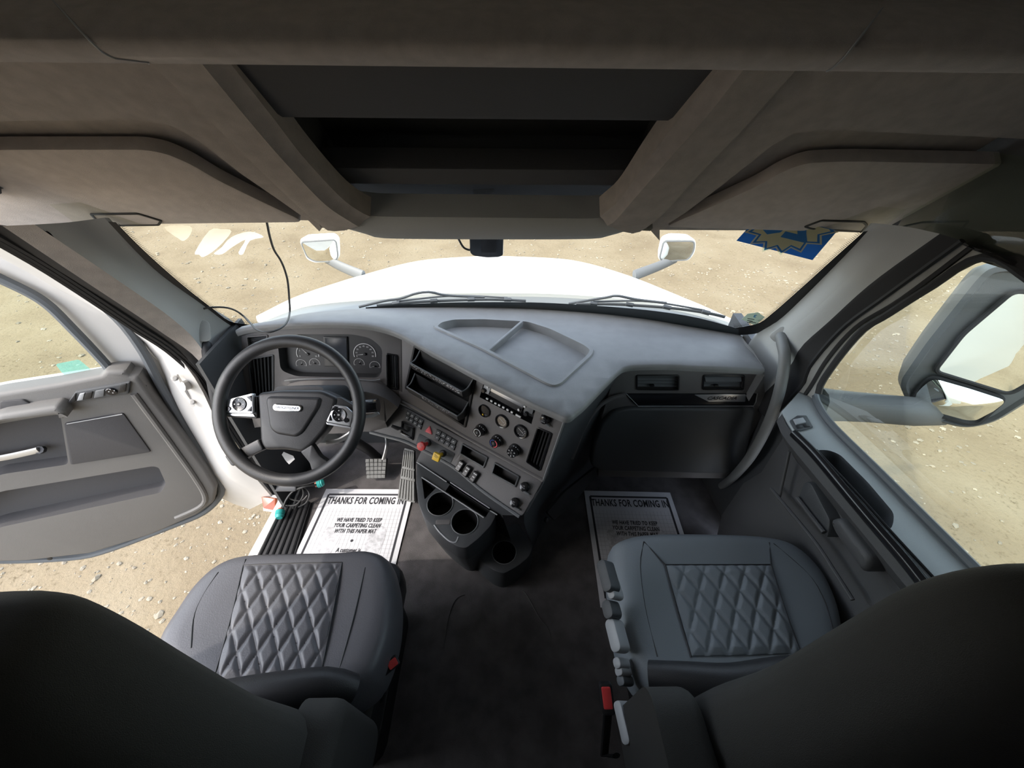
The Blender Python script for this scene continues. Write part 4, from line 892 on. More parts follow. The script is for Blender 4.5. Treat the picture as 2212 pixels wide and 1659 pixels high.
# ================================================================== PAPER FLOOR MATS
def paper(c, lab, wav):
    """c: four floor corners front-left, front-right, back-right, back-left"""
    P = [V((x, y, 0)) for x, y in c]; ctr = sum(P, V())/4; t = thing('paper_floor_mat', lab, 'floor mat', ctr, 'paper floor mats')
    ex = ((P[1]-P[0])+(P[2]-P[3])).normalized(); fr = Fr(ctr, ex, (0, 0, 1)); w = (P[1]-P[0]).length; hgt = (P[0]-P[3]).length
    Z = lambda u, v_: .006+wav*(math.sin(v_*5+u*3)*.5+.5)*.012
    def pt(u, v_, d=0): return fr.w((u-.5)*w, (v_-.5)*hgt, Z(u, v_)+d)
    mb = MB(); mb.sheet([[pt(i/12, j/14) for i in range(13)] for j in range(15)], .0012, (0, 0, 1)); sh = mb.build('sheet', 'paper', t)
    def line(u0, v0, u1, v1, wd, m, nm, d):
        mb = MB(); n = 14; du, dv = u1-u0, v1-v0; L = math.hypot(du*w, dv*hgt); px_, py_ = -dv*hgt/L*wd/2/w, du*w/L*wd/2/hgt
        mb.loft([[pt(u0+du*k/n+px_, v0+dv*k/n+py_, d) for k in range(n+1)], [pt(u0+du*k/n-px_, v0+dv*k/n-py_, d) for k in range(n+1)]], False, False); return mb
    mb = MB(); a, b = .06, .94
    for s in ((a, .06, a, .94), (b, .06, b, .94), (a, .94, b, .94), (a, .06, b, .06)):
        q_ = line(*s, .009, None, None, .0006); mb.add(q_.v, q_.f)
    mb.build('border_line', 'ink', sh, fix=False)
    mb = MB()
    for k in range(1, 22): q_ = line(a+(b-a)*k/22, .07, a+(b-a)*k/22, .80, .0010, None, None, .0004); mb.add(q_.v, q_.f)
    for k in range(1, 20): q_ = line(a+.01, .06+.74*k/20, b-.01, .06+.74*k/20, .0010, None, None, .0004); mb.add(q_.v, q_.f)
    o = mb.build('printed_grid', 'inkgrey', sh, fix=False); o['kind'] = 'stuff'
    for u in (.27, .73):     # printed foot soles
        mb = MB(); so2 = smooth2([(0, -.11), (.030, -.10), (.034, -.05), (.028, -.01), (.040, .05), (.034, .095), (0, .112), (-.034, .095), (-.040, .05), (-.028, -.01), (-.034, -.05), (-.030, -.10)], 4)
        vv, ff = tri2(ccw(so2), (), .02); mb.add([pt(u+x*.95/w, .40+y*1.05/hgt, .0005) for x, y in vv], ff); mb.build('printed_sole', 'smudge', sh, fix=False)
    def tx(s, v_, size, sx=1.0, th=0, shear=0):
        o = text(Fr((0, 0, 0), (1, 0, 0), (0, 0, 1)), s, size, 'ink', sh, 'mat_lettering', 0, sx=sx, th=th, shear=shear, line=1.0, space=1.08)
        og = ORG[o.name]
        for vert in o.data.vertices:
            c_ = vert.co+og; u = .5+c_.x/w; vv_ = v_+c_.y/hgt; vert.co = pt(u, vv_, .0012)-og
    tx('THANKS FOR COMING IN', .872, .050, .545, .0012); tx('WE HAVE TRIED TO KEEP\nYOUR CARPETING CLEAN\nWITH THIS PAPER MAT', .63, .026, .60, .0008, .15)
    tx('A customer is\nthe most important person\nin the world to us.', .36, .026, .60, .0008, .12)
    for v_ in (.495, .24):
        mb = MB(); mb.add([pt(.5+.006*math.cos(k*.628)/w, v_+.006*math.sin(k*.628)/hgt, .001) for k in range(10)], [tuple(range(10))]); mb.build('printed_dot', 'ink', sh, fix=False)
def zc(px): return [(p.x, p.y) for p in (atz(x, y, .006) for x, y in px)]
ml = zc([(700, 1056), (890, 1058)]); mr = zc([(1267, 1060), (1452, 1066)])
paper(ml+[(ml[1][0]+.02, ml[1][1]-.50), (ml[0][0]+.0, ml[0][1]-.50)], 'sunlit white paper floor mat in front of the driver seat', .2)
paper(mr+[(mr[1][0]-.04, mr[1][1]-.50), (mr[0][0]-.05, mr[0][1]-.50)], 'shaded white paper floor mat in front of the passenger seat', .45)
# ================================================================== SEATS
def seat(lab, outline, quad, bx, by, sx, vm, nd, nv, seams, group='cab seats'):
    O = [atz(x, y, .415) for x, y in outline]; C0 = sum(O, V())/len(O); root = thing('captain_chair', lab, 'seat', (C0.x, C0.y-.05, 0), group)
    O = catmull(O, 4, True); C0 = sum(O, V())/len(O)
    ringp = [(1.0, -.10), (1.012, -.05), (1.0, -.012), (.975, .012), (.94, .026), (.88, .034), (.78, .036), (.62, .033), (.42, .030), (.2, .029)]
    rows = [[C0+(p-C0)*k+V((0, 0, h)) for p in O] for k, h in ringp]
    mb = MB(); mb.loft(rows, True, True); cu = mb.build('cushion', vm, root, sharp=60)
    # quilted centre panel
    Q = [atz(x, y, .449) for x, y in quad]   # fl fr br bl
    def qp(u, v_, h): return Q[0].lerp(Q[1], u).lerp(Q[3].lerp(Q[2], u), v_)+V((0, 0, h))
    def hgt(u, v_):
        a = abs(((u*nd+v_*nv) % 1)-.5)*2; b = abs(((u*nd-v_*nv+.5) % 1)-.5)*2
        d = min(1-a, 1-b); return .0075*min(1, d*2.2)**.55
    N = 96; mb = MB(); mb.sheet([[qp(i/N, j/N, hgt(i/N, j/N)*min(1, 12*min(i/N, 1-i/N, j/N, 1-j/N)+.15)) for i in range(N+1)] for j in range(N+1)], .012, (0, 0, 1)); mb.build('quilted_panel', vm, cu, sharp=70)
    # piping seams
    for ln in seams:
        mb = MB(); mb.tube(resample([atz(x, y, .4495) for x, y in ln], 12), .0018, 5); mb.build('seam', 'black', cu)
    # base
    fr = Fr((C0.x, C0.y-.03, 0), (1, 0, 0), (0, 0, 1)); mb = MB(); mb.prism(fr, rrect(.40, .40, .05), .0, .10, .01); mb.build('base', 'black', root)
    mb = MB(); mb.prism(fr, rrect(.34, .34, .05), .10, .24, .01); mb.build('suspension', 'rubber', root)
    mb = MB(); mb.prism(fr, rrect(.46, .44, .06), .24, .325, .02); mb.build('seat_pan', 'black', root)
    # backrest: stacked rounded sections
    rows = []
    for z, xc, yc, hw, hd in bx:
        n = 28; r = []
        for i in range(n):
            a = 2*math.pi*i/n; c, s = math.cos(a), math.sin(a); e_ = .62
            r.append(V((xc+hw*math.copysign(abs(c)**e_, c), yc+hd*math.copysign(abs(s)**e_, s)-.015*(1-abs(c)), z)))
        rows.append(r)
    rows2 = []
    for k in range(len(rows[0])): pass
    cols = [catmull([r[i] for r in rows], 4) for i in range(len(rows[0]))]
    rows = [[c[k] for c in cols] for k in range(len(cols[0]))]
    mb = MB(); mb.loft(rows, True, True); mb.build('backrest', 'seatfab', root, sharp=60)
    # lower bolster roll where the cushion meets the backrest
    mb = MB(); mb.tube(resample([V(p) for p in by], 14), [.026+.012*math.sin(math.pi*i/13) for i in range(14)], 10); mb.build('back_bolster', 'leather', root)  # shadowed valley behind the cushion put into the dark leather colour
    return root, cu
ds, dcu = seat('driver seat with shiny black quilted cushion lit by the sun',
    [(470, 1226), (530, 1205), (640, 1200), (740, 1198), (800, 1194), (838, 1208), (853, 1245), (857, 1300), (850, 1370), (828, 1440), (795, 1490), (700, 1550), (560, 1560), (410, 1520), (340, 1440), (345, 1385), (378, 1330), (420, 1270)],
    [(528, 1222), (738, 1216), (690, 1470), (462, 1470)],
    [(.40, -.50, .12, .23, .10), (.60, -.50, .11, .24, .095), (.75, -.51, .11, .215, .085), (.86, -.53, .125, .18, .085), (.96, -.56, .145, .16, .08), (1.02, -.57, .16, .14, .06), (1.045, -.57, .165, .08, .03)],
    [(-.68, .22, .49), (-.55, .22, .50), (-.42, .235, .50), (-.33, .25, .49), (-.28, .25, .46)], 1, 'vinyl', 5, 2.8,
    [[(527, 1221), (633, 1217), (739, 1215)], [(526, 1221), (498, 1340), (461, 1470)], [(739, 1215), (716, 1340), (690, 1470)], [(472, 1236), (440, 1284), (419, 1333), (413, 1400)], [(789, 1226), (765, 1330), (726, 1470)], [(531, 1208), (527, 1221)]])
ps, pcu = seat('passenger seat with dark grey quilted cushion in shade',
    [(1320, 1195), (1338, 1170), (1400, 1158), (1550, 1158), (1660, 1165), (1720, 1185), (1772, 1235), (1803, 1295), (1818, 1360), (1815, 1430), (1760, 1500), (1640, 1540), (1500, 1540), (1400, 1490), (1350, 1410), (1328, 1310)],
    [(1438, 1221), (1664, 1221), (1730, 1412), (1494, 1418)],
    [(.40, .60, .13, .24, .11), (.60, .605, .13, .235, .10), (.75, .62, .13, .20, .09), (.88, .65, .15, .16, .085), (.98, .68, .165, .15, .075), (1.04, .71, .175, .13, .055), (1.065, .71, .18, .07, .03)],
    [(.36, .27, .455), (.42, .255, .475), (.52, .24, .49), (.62, .25, .50), (.72, .26, .52)], -1, 'vinyl2', 5.2, 2.3,
    [[(1437, 1220), (1550, 1220), (1665, 1220)], [(1437, 1220), (1464, 1320), (1493, 1420)], [(1665, 1220), (1697, 1320), (1731, 1412)], [(1391, 1170), (1383, 1221), (1394, 1313), (1420, 1419)], [(1391, 1170), (1437, 1220)], [(1662, 1172), (1665, 1220)], [(1671, 1174), (1745, 1239), (1780, 1296), (1800, 1366)]])
def armrest(root, xc, w, y0, y1, z0, z1):
    fr = Fr((xc, (y0+y1)/2, (z0+z1)/2), (0, 1, 0), (1, 0, 0)); mb = MB(); mb.prism(fr, roundpoly([(y0-(y0+y1)/2, -(z1-z0)/2), ((y1-y0)/2, -(z1-z0)/2), ((y1-y0)/2*.8, (z1-z0)/2), (-(y1-y0)/2, (z1-z0)/2)], .05, 6), -w/2, w/2, .026, seg=5); mb.build('armrest', 'seatfab', root, sharp=60)
armrest(ds, -.265, .075, .03, .215, .36, .66)
armrest(ps, .335, .085, .03, .225, .36, .66)
def buckle(root, c, fr, L, stalk):
    mb = MB(); mb.prism(fr, rrect(.030, .058, .007, 3), -.012, .010, .004); b = mb.build('belt_buckle', 'black', root)
    mb = MB(); mb.prism(fr.at(0, .003, .010), rrect(.020, .040, .003), -.001, .004, .002); mb.build('release_button', 'red', b)
    mb = MB(); mb.tube(stalk, .010, 8, flat=.5); mb.build('buckle_stalk', 'black', b)
bc = att(1311, 1508, .86); fr = Fr(bc, V((.97, -.05, .2)), V((-.15, -.45, .88))); buckle(ps, bc, fr, 1, [fr.w(0, -.02, -.004), V((bc.x+.005, bc.y-.07, bc.z-.16)), V((bc.x+.02, bc.y-.08, .30))])
bc = att(842, 1438, .92); fr = Fr(bc, V((.75, .6, 0)), V((.3, -.3, .9))); 
mb = MB(); mb.prism(fr, rrect(.045, .024, .005, 3), -.04, .004, .003); b = mb.build('belt_buckle', 'black', ds)
mb = MB(); mb.prism(fr.at(.007, 0, .004), rrect(.022, .017, .003), -.001, .003, .001); mb.build('release_button', 'red', b)
mb = MB(); mb.tube([fr.w(0, 0, -.03), V((bc.x-.02, bc.y-.05, .30))], .010, 8, flat=.5); mb.build('buckle_stalk', 'black', b)
# side controls of the passenger seat
for x, y, t, w, hh, m, nm in [(1306, 1243, .96, .03, .075, 'dash_dark', 'side_knob'), (1318, 1270, .95, .022, .05, 'lightgrey', 'side_button'), (1313, 1316, .93, .03, .04, 'dash_dark', 'side_knob'), (1325, 1372, .90, .03, .068, 'lightgrey', 'side_knob'), (1334, 1432, .88, .022, .022, 'lightgrey', 'side_button'), (1338, 1450, .875, .022, .018, 'lightgrey', 'side_button'), (1342, 1470, .87, .022, .02, 'seal', 'side_button'), (1344, 1560, .80, .022, .07, 'lightgrey', 'side_lever')]:
    p = att(x, y, t); fr = Fr(p, (0, -1, .1), (-.8, 0, .6)); fr = Fr(p, fr.ey*-1, fr.ez) if False else Fr(p, (.6, 0, .8), (-.8, -.1, .6))
    mb = MB(); mb.prism(fr, rrect(w, hh, min(w, hh)*.4, 4), -.03, .004, .003); mb.build(nm, m, ps)
mb = MB(); p = att(1345, 1440, .87); fr = Fr(V((.372, .30, .34)), (0, 1, 0), (-1, 0, 0)); mb.prism(fr, rrect(.34, .09, .03), -.02, .012, .006); mb.build('side_shield', 'black', ps)
# ================================================================== DRIVER DOOR (open)
d1 = sroot('door_1', 'open driver door with grey moulded inner panel and white frame', (-1.25, 1.0, .3))
DF = Fr((-1.259, 1.024, 0), (.939, .344, 0), (.344, -.939, 0))
def dpx(pts, off=0): return DF.poly(pts, off)
LX = -.92
out = dpx([(0, 527), (145, 592), (249, 660), (318, 745), (368, 838), (428, 940), (476, 1018), (491, 1052), (485, 1078), (455, 1110), (400, 1138), (330, 1166), (230, 1196), (150, 1211), (0, 1217)])
ol = [(LX+.05, -.02), (LX, .1), (LX, 1.1), (LX+.08, 1.32), (-.75, 1.36)]
gl_ = dpx([(0, 603), (92, 650), (160, 714), (228, 786), (232, 800), (215, 812), (0, 846)]); gl2 = [(LX+.1, .70), (LX+.1, 1.15), (LX+.14, 1.26), (-.72, 1.29)]
shell = roundpoly(ccw(out+ol), .02, 2); gh_ = ccw(gl_+gl2)
mb = MB(); mb.prism(DF, shell, -.06, -.018, .006, [gh_]); mb.build('door_shell', 'jamb', d1)
def off_tube(pts, off, r, m, nm, n=40, par=d1, flat=1): mb = MB(); mb.tube(resample([DF.w(*DF.px(x, y, off), off) for x, y in pts], n), r, 8, flat=flat); return mb.build(nm, m, par)
off_tube([(-120, 500), (0, 540), (145, 606), (245, 678), (303, 750), (350, 838), (408, 935), (458, 1012), (478, 1050), (472, 1076), (440, 1106), (380, 1132), (230, 1188), (150, 1204), (0, 1210), (-150, 1205)], .0, .014, 'seal', 'weather_seal', 70)
off_tube([(-60, 575), (0, 602), (92, 650), (160, 714), (228, 786), (234, 800)], .0, .013, 'seal', 'glass_seal')
mb = MB(); v, f = tri2(gh_); mb.add([DF.w(x, y, -.03) for x, y in v], f); mb.build('window_glass', 'glass_side', d1, fix=False)
mb = MB(); mb.prism(DF, roundpoly(dpx([(120, 787), (170, 777), (207, 808), (148, 822)], -.026), .006), -.0275, -.0255); mb.build('window_decal', 'decal_teal', d1)
pan = dpx([(0, 845), (120, 826), (222, 806), (228, 797), (275, 795), (282, 806), (302, 807), (330, 850), (400, 942), (448, 1010), (470, 1048), (464, 1080), (430, 1106), (330, 1150), (200, 1190), (60, 1206), (0, 1207)], .03)+[(LX+.06, .03), (LX+.04, .70)]
pk = roundpoly(dpx([(0, 1062), (330, 1007), (343, 1010), (359, 1046), (348, 1064), (0, 1139)], .045)+[(-.72, .19), (-.74, .25)], .015, 3)
cup = roundpoly(dpx([(0, 915), (130, 893), (148, 1003), (0, 1025)], .045)+[(-.62, .36), (-.64, .52)], .015, 3)
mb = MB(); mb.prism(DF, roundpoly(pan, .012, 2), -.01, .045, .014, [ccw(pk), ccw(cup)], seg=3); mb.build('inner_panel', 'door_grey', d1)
DF2 = DF.at(0, 0, .045)
mb = MB(); mb.cup(DF2, pk, .056, .006); mb.build('door_pocket', 'door_dark', d1, fix=False)  # shade inside the pocket put into the darker plastic colour
mb = MB(); mb.cup(DF2, cup, .04, .006); hc_ = mb.build('handle_recess', 'door_dark', d1, fix=False)  # shade of the hollow deepened by the same darker plastic
mb = MB(); cushp = roundpoly(dpx([(138, 914), (266, 891), (327, 976), (152, 1004)], .047), .010, 3); mb.prism(DF, cushp, .04, .050, .004); ins = mb.build('fabric_insert', 'door_dark', d1)
for k in range(14):
    a = V(DF.px(142, 914, .051)).lerp(V(DF.px(262, 893, .051)), (k+.5)/14); fr = DF.at(a.x, a.y-.004, .0505, math.atan2(*(reversed((V(DF.px(262, 893, .051))-V(DF.px(142, 914, .051)))))))
    mb = MB(); mb.prism(fr, rrect(.011, .002, .0005, 1), 0, .0008); mb.build('stitch', 'white_print', ins)
arm = dpx([(0, 913), (128, 897), (143, 906), (143, 899), (140, 886), (122, 877), (0, 896)], .09)+[(-.8, .58), (-.8, .53)]
mb = MB(); mb.prism(DF, roundpoly(arm, .008, 3), .03, .095, .014, seg=3); mb.build('armrest', 'door_grey', d1)
mb = MB(); mb.prism(DF, roundpoly(dpx([(0, 868), (50, 863), (66, 872), (70, 884), (0, 892)], .05), .006), .04, .052, .002); mb.build('grip_slot', 'door_dark', d1)
mb = MB(); mb.tube(resample([DF.w(*DF.px(x, y, .03), .03) for x, y in [(-90, 1002), (0, 990), (50, 980), (84, 972)]], 10), .012, 8, flat=.5); hd = mb.build('door_handle', 'alu', d1)
mb = MB(); mb.tube([DF.w(*DF.px(84, 972, .03), .03), DF.w(*DF.px(88, 976, .03), .02)], .013, 8); mb.build('handle_tip', 'black', hd)
sp_ = dpx([(144, 873), (162, 847), (280, 826), (277, 852)], .055)
mb = MB(); mb.prism(DF, roundpoly(sp_, .005), .03, .055, .004); swk = mb.build('switch_plate', 'dash_dark', d1)
for q, m in [([(149, 868), (163, 850), (163, 866), (158, 870)], 'black'), ([(166, 866), (172, 851), (183, 849), (179, 864)], 'lightgrey'), ([(180, 864), (185, 848), (200, 846), (196, 861)], 'black'), ([(203, 860), (206, 845), (226, 841), (224, 856)], 'midgrey'), ([(255, 849), (259, 832), (273, 829), (271, 846)], 'black')]:
    mb = MB(); mb.prism(DF, roundpoly(dpx(q, .058), .002, 2), .05, .059, .0015); mb.build('window_switch', m, swk)
mb = MB(); mb.cyl(DF.on(241, 845, .055), [(.014, 0), (.014, .004), (.012, .006)], 20); mk = mb.build('mirror_control', 'gloss', swk)
for i in range(4): a = math.radians(90*i); mb = MB(); mb.cyl(DF.on(241, 845, .061).at(.007*math.cos(a), .007*math.sin(a)), [(.0016, 0), (.0016, .0006)], 6); mb.build('control_dot', 'white_print', swk)
for x, y in [(311, 833), (440, 1033), (441, 1092), (108, 1206)]:
    mb = MB(); mb.cyl(DF.on(x, y, .032), [(.008, 0), (.008, .003), (.005, .004)], 12); mb.build('panel_screw', 'black', d1)
off_tube([(289, 850), (330, 905), (376, 968), (420, 1030), (443, 1072), (432, 1094), (380, 1118)], .045, .010, 'door_grey', 'panel_ridge', 30)
# door hinge bracket on the jamb
hg = sroot('trim_14', 'white door hinge bracket on the jamb', atx(395, 850, -1.10))
B4 = resample([atx(x, y, -1.085) for x, y in [(378, 808), (392, 838), (412, 868), (422, 882)]], 8); mb = MB(); mb.tube(B4, .012, 8, flat=.5); mb.build('bracket', 'jamb', hg)
for x, y in [(377, 817), (415, 868)]:
    mb = MB(); p = atx(x, y, -1.075); fr = Fr(p, (1, 0, 0), (CAM-p)); mb.cyl(fr, [(.011, 0), (.011, .004), (.006, .005), (.006, .009)], 8); mb.build('hinge_bolt', 'jamb', hg)
mb = MB(); mb.tube(resample([atx(x, y, -1.06) for x, y in [(395, 835), (430, 822), (460, 815), (475, 818)]], 8), .018, 8, flat=.5); mb.build('hinge_arm', 'jamb', hg)
# ================================================================== PASSENGER DOOR (closed)
d2 = sroot('door_2', 'closed passenger door with dark inner panel and grey window ledge', (.97, .5, .1))
G1, G2 = atx(1798, 920, .985), atx(2135, 1256, .985); I1 = atz(1708, 930, .70)
LN = (G2-G1).cross(I1-G1).normalized(); LN = LN if LN.z > 0 else -LN; WF = Fr(G1, G1-G2, LN)
ledge = WF.poly([(1700, 880), (1680, 868), (1735, 838), (1758, 846), (1766, 872), (1798, 920), (2135, 1256), (2230, 1350), (2060, 1340), (2004, 1272), (1860, 1107), (1711, 934), (1640, 872)])
ledge = WF.poly([(1688, 888), (1735, 836), (1758, 846), (1766, 872), (1798, 920), (2135, 1256)])+[(WF.px(2135, 1256)[0]-.36, WF.px(2135, 1256)[1]), (WF.px(2135, 1256)[0]-.36, WF.px(2004, 1270)[1])]+WF.poly([(2004, 1270), (1860, 1104), (1718, 936)])
pullc = roundpoly(WF.poly([(1762, 972), (1790, 972), (1815, 982), (1875, 1042), (1931, 1108), (1930, 1130), (1923, 1146), (1850, 1066)]), .012, 3)
mb = MB(); mb.prism(WF, ledge, -.04, 0, .004, [ccw(pullc)]); mb.build('window_ledge', 'ledge', d2)
mb = MB(); mb.cup(WF, pullc, .05, .01); mb.build('pull_recess', 'dash_dark', d2, fix=False)
mb = MB(); mb.prism(WF, roundpoly(WF.poly([(1706, 908), (1722, 897), (1742, 897), (1757, 922), (1730, 930), (1718, 928)], .004), .003), -.002, .004, .0015); ws = mb.build('switch_plate', 'dash_dark', d2)
mb = MB(); mb.prism(WF, WF.poly([(1714, 905), (1735, 901), (1742, 911), (1720, 916)], .008), .0, .008, .002); mb.build('window_switch', 'lightgrey', ws)
for q in ([(1719, 919), (1730, 917), (1734, 923), (1723, 925)], [(1735, 916), (1745, 914), (1750, 921), (1738, 922)]): mb = MB(); mb.prism(WF, WF.poly(q, .006), 0, .006, .001); mb.build('lock_switch', 'black', ws)
strip_ = [WF.w(*WF.px(x, y, .004), .004) for x, y in [(1714, 936), (1760, 982), (1860, 1101), (1950, 1205), (2004, 1272), (2075, 1350)]]
mb = MB(); mb.tube(resample(strip_, 30), .013, 10, flat=.8); mb.build('gloss_strip', 'gloss', d2)
mb = MB(); mb.tube(resample([WF.w(*WF.px(x, y, .003), .003) for x, y in [(1764, 972), (1850, 1064), (1924, 1147), (2030, 1262), (2090, 1330)]], 20), .003, 6); mb.build('ledge_groove', 'black', d2)
mb = MB(); mb.tube(resample([WF.w(*WF.px(x, y, .006), .006) for x, y in [(1752, 840), (1760, 850), (1767, 873), (1798, 919), (1900, 1020), (2135, 1255), (2230, 1350)]], 40), .010, 8); mb.build('glass_seal', 'seal', d2)
# window frame and glass
gp = [(1766, 847), (1775, 824), (1819, 763), (1866, 710), (1913, 681), (2007, 621), (2133, 553), (2250, 500), (2600, 480), (2700, 1500), (2135, 1256), (1798, 920), (1770, 875)]
mb = MB(); mb.sheet([[V((1.018, y, z)) for y in (0, .3, .6, .98)] for z in (.68, .9, 1.15, 1.38)]); mb.build('window_glass', 'glass_side', d2, fix=False)
mb = MB(); mb.tube(resample([atx(x, y, 1.0) for x, y in [(1768, 850), (1776, 825), (1819, 764), (1866, 711), (1913, 682), (2007, 622), (2133, 554)]]+[V((1.0, .6, 1.20)), V((1.0, .3, 1.205)), V((1.0, 0, 1.205))], 50), .009, 8); mb.build('window_frame', 'rubber', d2)
# inner face below the ledge
Ii = resample([WF.w(*WF.px(x, y, 0), -.004) for x, y in [(1690, 892), (1714, 936), (1860, 1104), (2004, 1272), (2075, 1350)]], 14)
Ii = Ii+[V((Ii[-1].x, y_, Ii[-1].z)) for y_ in (.15, .05, -.02) if y_ < Ii[-1].y-.02]
def shift(L, dx, z): return [V((p.x+dx, p.y, z if z is not None else p.z)) for p in L]
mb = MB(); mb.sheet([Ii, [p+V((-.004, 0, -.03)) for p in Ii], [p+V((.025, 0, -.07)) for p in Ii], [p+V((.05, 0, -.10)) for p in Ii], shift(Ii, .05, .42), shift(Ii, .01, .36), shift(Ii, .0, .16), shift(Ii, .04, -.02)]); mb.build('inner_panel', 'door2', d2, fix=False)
xin = Ii[7].x
PD = Fr((xin+.03, .5, .3), (0, -1, 0), (-1, 0, 0))
def pdp(q, off=0): return PD.poly(q, off)
mb = MB(); mb.prism(PD, roundpoly(pdp([(1738, 1040), (1752, 1042), (1795, 1125), (1788, 1165), (1720, 1085)], .01), .012, 3), -.02, .012, .006); mb.build('handle_recess', 'dash_dark', d2)
mb = MB(); mb.tube([PD.w(*PD.px(x, y, .02), .02) for x, y in [(1722, 1075), (1750, 1112), (1780, 1150)]], .006, 8); mb.build('door_handle', 'door2', d2)
mb = MB(); mb.prism(PD, roundpoly(pdp([(1790, 1122), (1812, 1118), (1880, 1205), (1876, 1228), (1862, 1238), (1800, 1150)], .03), .02, 4), -.03, .032, .014, seg=3); mb.build('armrest', 'door2', d2)
mb = MB(); mb.tube(resample([PD.w(*PD.px(x, y, .028), .028) for x, y in [(1665, 1055), (1690, 1085), (1760, 1170), (1800, 1230), (1842, 1296)]], 14), .005, 8); mb.build('pocket_rim', 'door2', d2)
mb = MB(); mb.tube(resample([PD.w(*PD.px(x, y, .02), .02) for x, y in [(1705, 975), (1700, 1000), (1682, 1080)]], 8), .004, 8); mb.build('panel_crease', 'door2', d2)
# ================================================================== GRAB HANDLES
gh2 = thing('grab_handle', 'long bent grab handle on the passenger pillar beside the dashboard', 'grab handle', atx(1690, 735, .945), 'grab handles')
pts = [atx(1686, 726, .95), atx(1690, 742, .938), atx(1695, 770, .925), atx(1690, 815, .922), atx(1678, 865, .925), atx(1655, 925, .93), atx(1622, 985, .93), atx(1588, 1026, .955), atx(1560, 1050, .995)]
mb = MB(); mb.tube(resample(pts, 40), .0165, 12); mb.build('bar', 'handle', gh2)
mb = MB(); p = atx(1683, 722, .952); fr = Fr(p, V((0, -.5, .8)), CAM-p); mb.prism(fr, rrect(.05, .035, .012, 3), -.01, .006, .004); mb.build('socket_cover', 'pillar', gh2)
gh1 = thing('grab_handle', 'worn black grab handle on the driver pillar left of the steering wheel', 'grab handle', atx(447, 745, -.965), 'grab handles')
pts = [atx(440, 738, -.968), atx(447, 752, -.955), atx(452, 790, -.95), atx(460, 830, -.95), atx(468, 868, -.955), atx(480, 900, -.97)]
mb = MB(); mb.tube(resample(pts, 24), [.012]+[.0165]*22+[.012], 12); hb1 = mb.build('bar', 'rubber', gh1)
for x, y, s in [(446, 786, .010), (452, 828, .007)]: mb = MB(); p = atx(x-1, y, -.932); fr = Fr(p, (.3, 0, 1), CAM-p); mb.prism(fr, rrect(s*1.6, s*.5, .001), -.001, .0006); mb.build('worn_patch', 'scuff', hb1)
p = atx(436, 715, -.955); fr = Fr(p, V((.35, 0, .9)), CAM-p); mb = MB(); mb.prism(fr, rrect(.07, .045, .015, 3), -.006, .003, .002); mb.build('socket_cover', 'pillar', gh1)
# ================================================================== OUTSIDE THE WINDSCREEN
hood = thing('truck_hood', 'white sloping truck hood beyond the windscreen', 'hood', (0, 2.1, .3))
SIL = [((560, 690), 1.56), ((640, 644), 1.85), ((720, 613), 2.1), ((800, 589), 2.3), ((900, 564), 2.5), ((1000, 555), 2.65), ((1076, 553), 2.7), ((1200, 558), 2.62), ((1262, 567), 2.5), ((1330, 586), 2.35), ((1400, 611), 2.15), ((1500, 656), 1.85), ((1595, 706), 1.56)]
REAR = [(555, 692), (640, 660), (700, 649), (800, 641), (950, 634), (1076, 633), (1200, 635), (1330, 644), (1430, 658), (1520, 678), (1600, 706)]
Sp = resample([aty(x, y, Y) for (x, y), Y in SIL], 49); Rp = resample([aty(x, y, 1.53) for x, y in REAR], 49)
rows = []
cen = V((0, 1.5, .2))
for i, (r, s) in enumerate(zip(Rp, Sp)):
    o_ = (s-V((0, 1.4, s.z))); o_.z = 0; o_.normalize(); o_ = o_*min(1, .08+1.3*math.sin(math.pi*i/48))
    rows.append([r-V((0, 0, .03)), r]+[r.lerp(s, k)+V((0, 0, .02*math.sin(math.pi*k))) for k in (.2, .4, .6, .8, .93)]+[s, s+o_*.06-V((0, 0, .04)), s+o_*.11-V((0, 0, .12)), s+o_*.15-V((0, 0, .30)), s+o_*.16-V((0, 0, .9))])
mb = MB(); mb.sheet(rows); mb.build('hood_shell', 'white', hood, fix=False, sharp=60)
for side_ in (0, 1):
    px_ = [(747, 635), (752, 640), (757, 650)] if side_ == 0 else [(1420, 640), (1412, 652)]
    mb = MB(); mb.tube([aty(x, y, 1.70)+V((0, 0, .012)) for x, y in px_], .004, 5); mb.build('hood_seam', 'lightgrey', hood)
cw = thing('windscreen_cowl', 'dark grey cowl grille between hood and windscreen', 'cowl', (0, 1.5, .66))
Lw = resample([onws(x, y, -.03) for x, y in [(545, 712), (640, 690), (760, 670), (950, 662), (1140, 662), (1300, 674), (1430, 690), (1530, 708), (1605, 726)]], 40)
mb = MB(); Lw = resample(Lw, 49); mb.sheet([[p+V((0, .01, -.014)) for p in Rp], [p+V((0, -.012, -.018)) for p in Rp], Lw, [p-V((0, 0, .15)) for p in Lw]]); mb.build('cowl_panel', 'cowl', cw, fix=False)
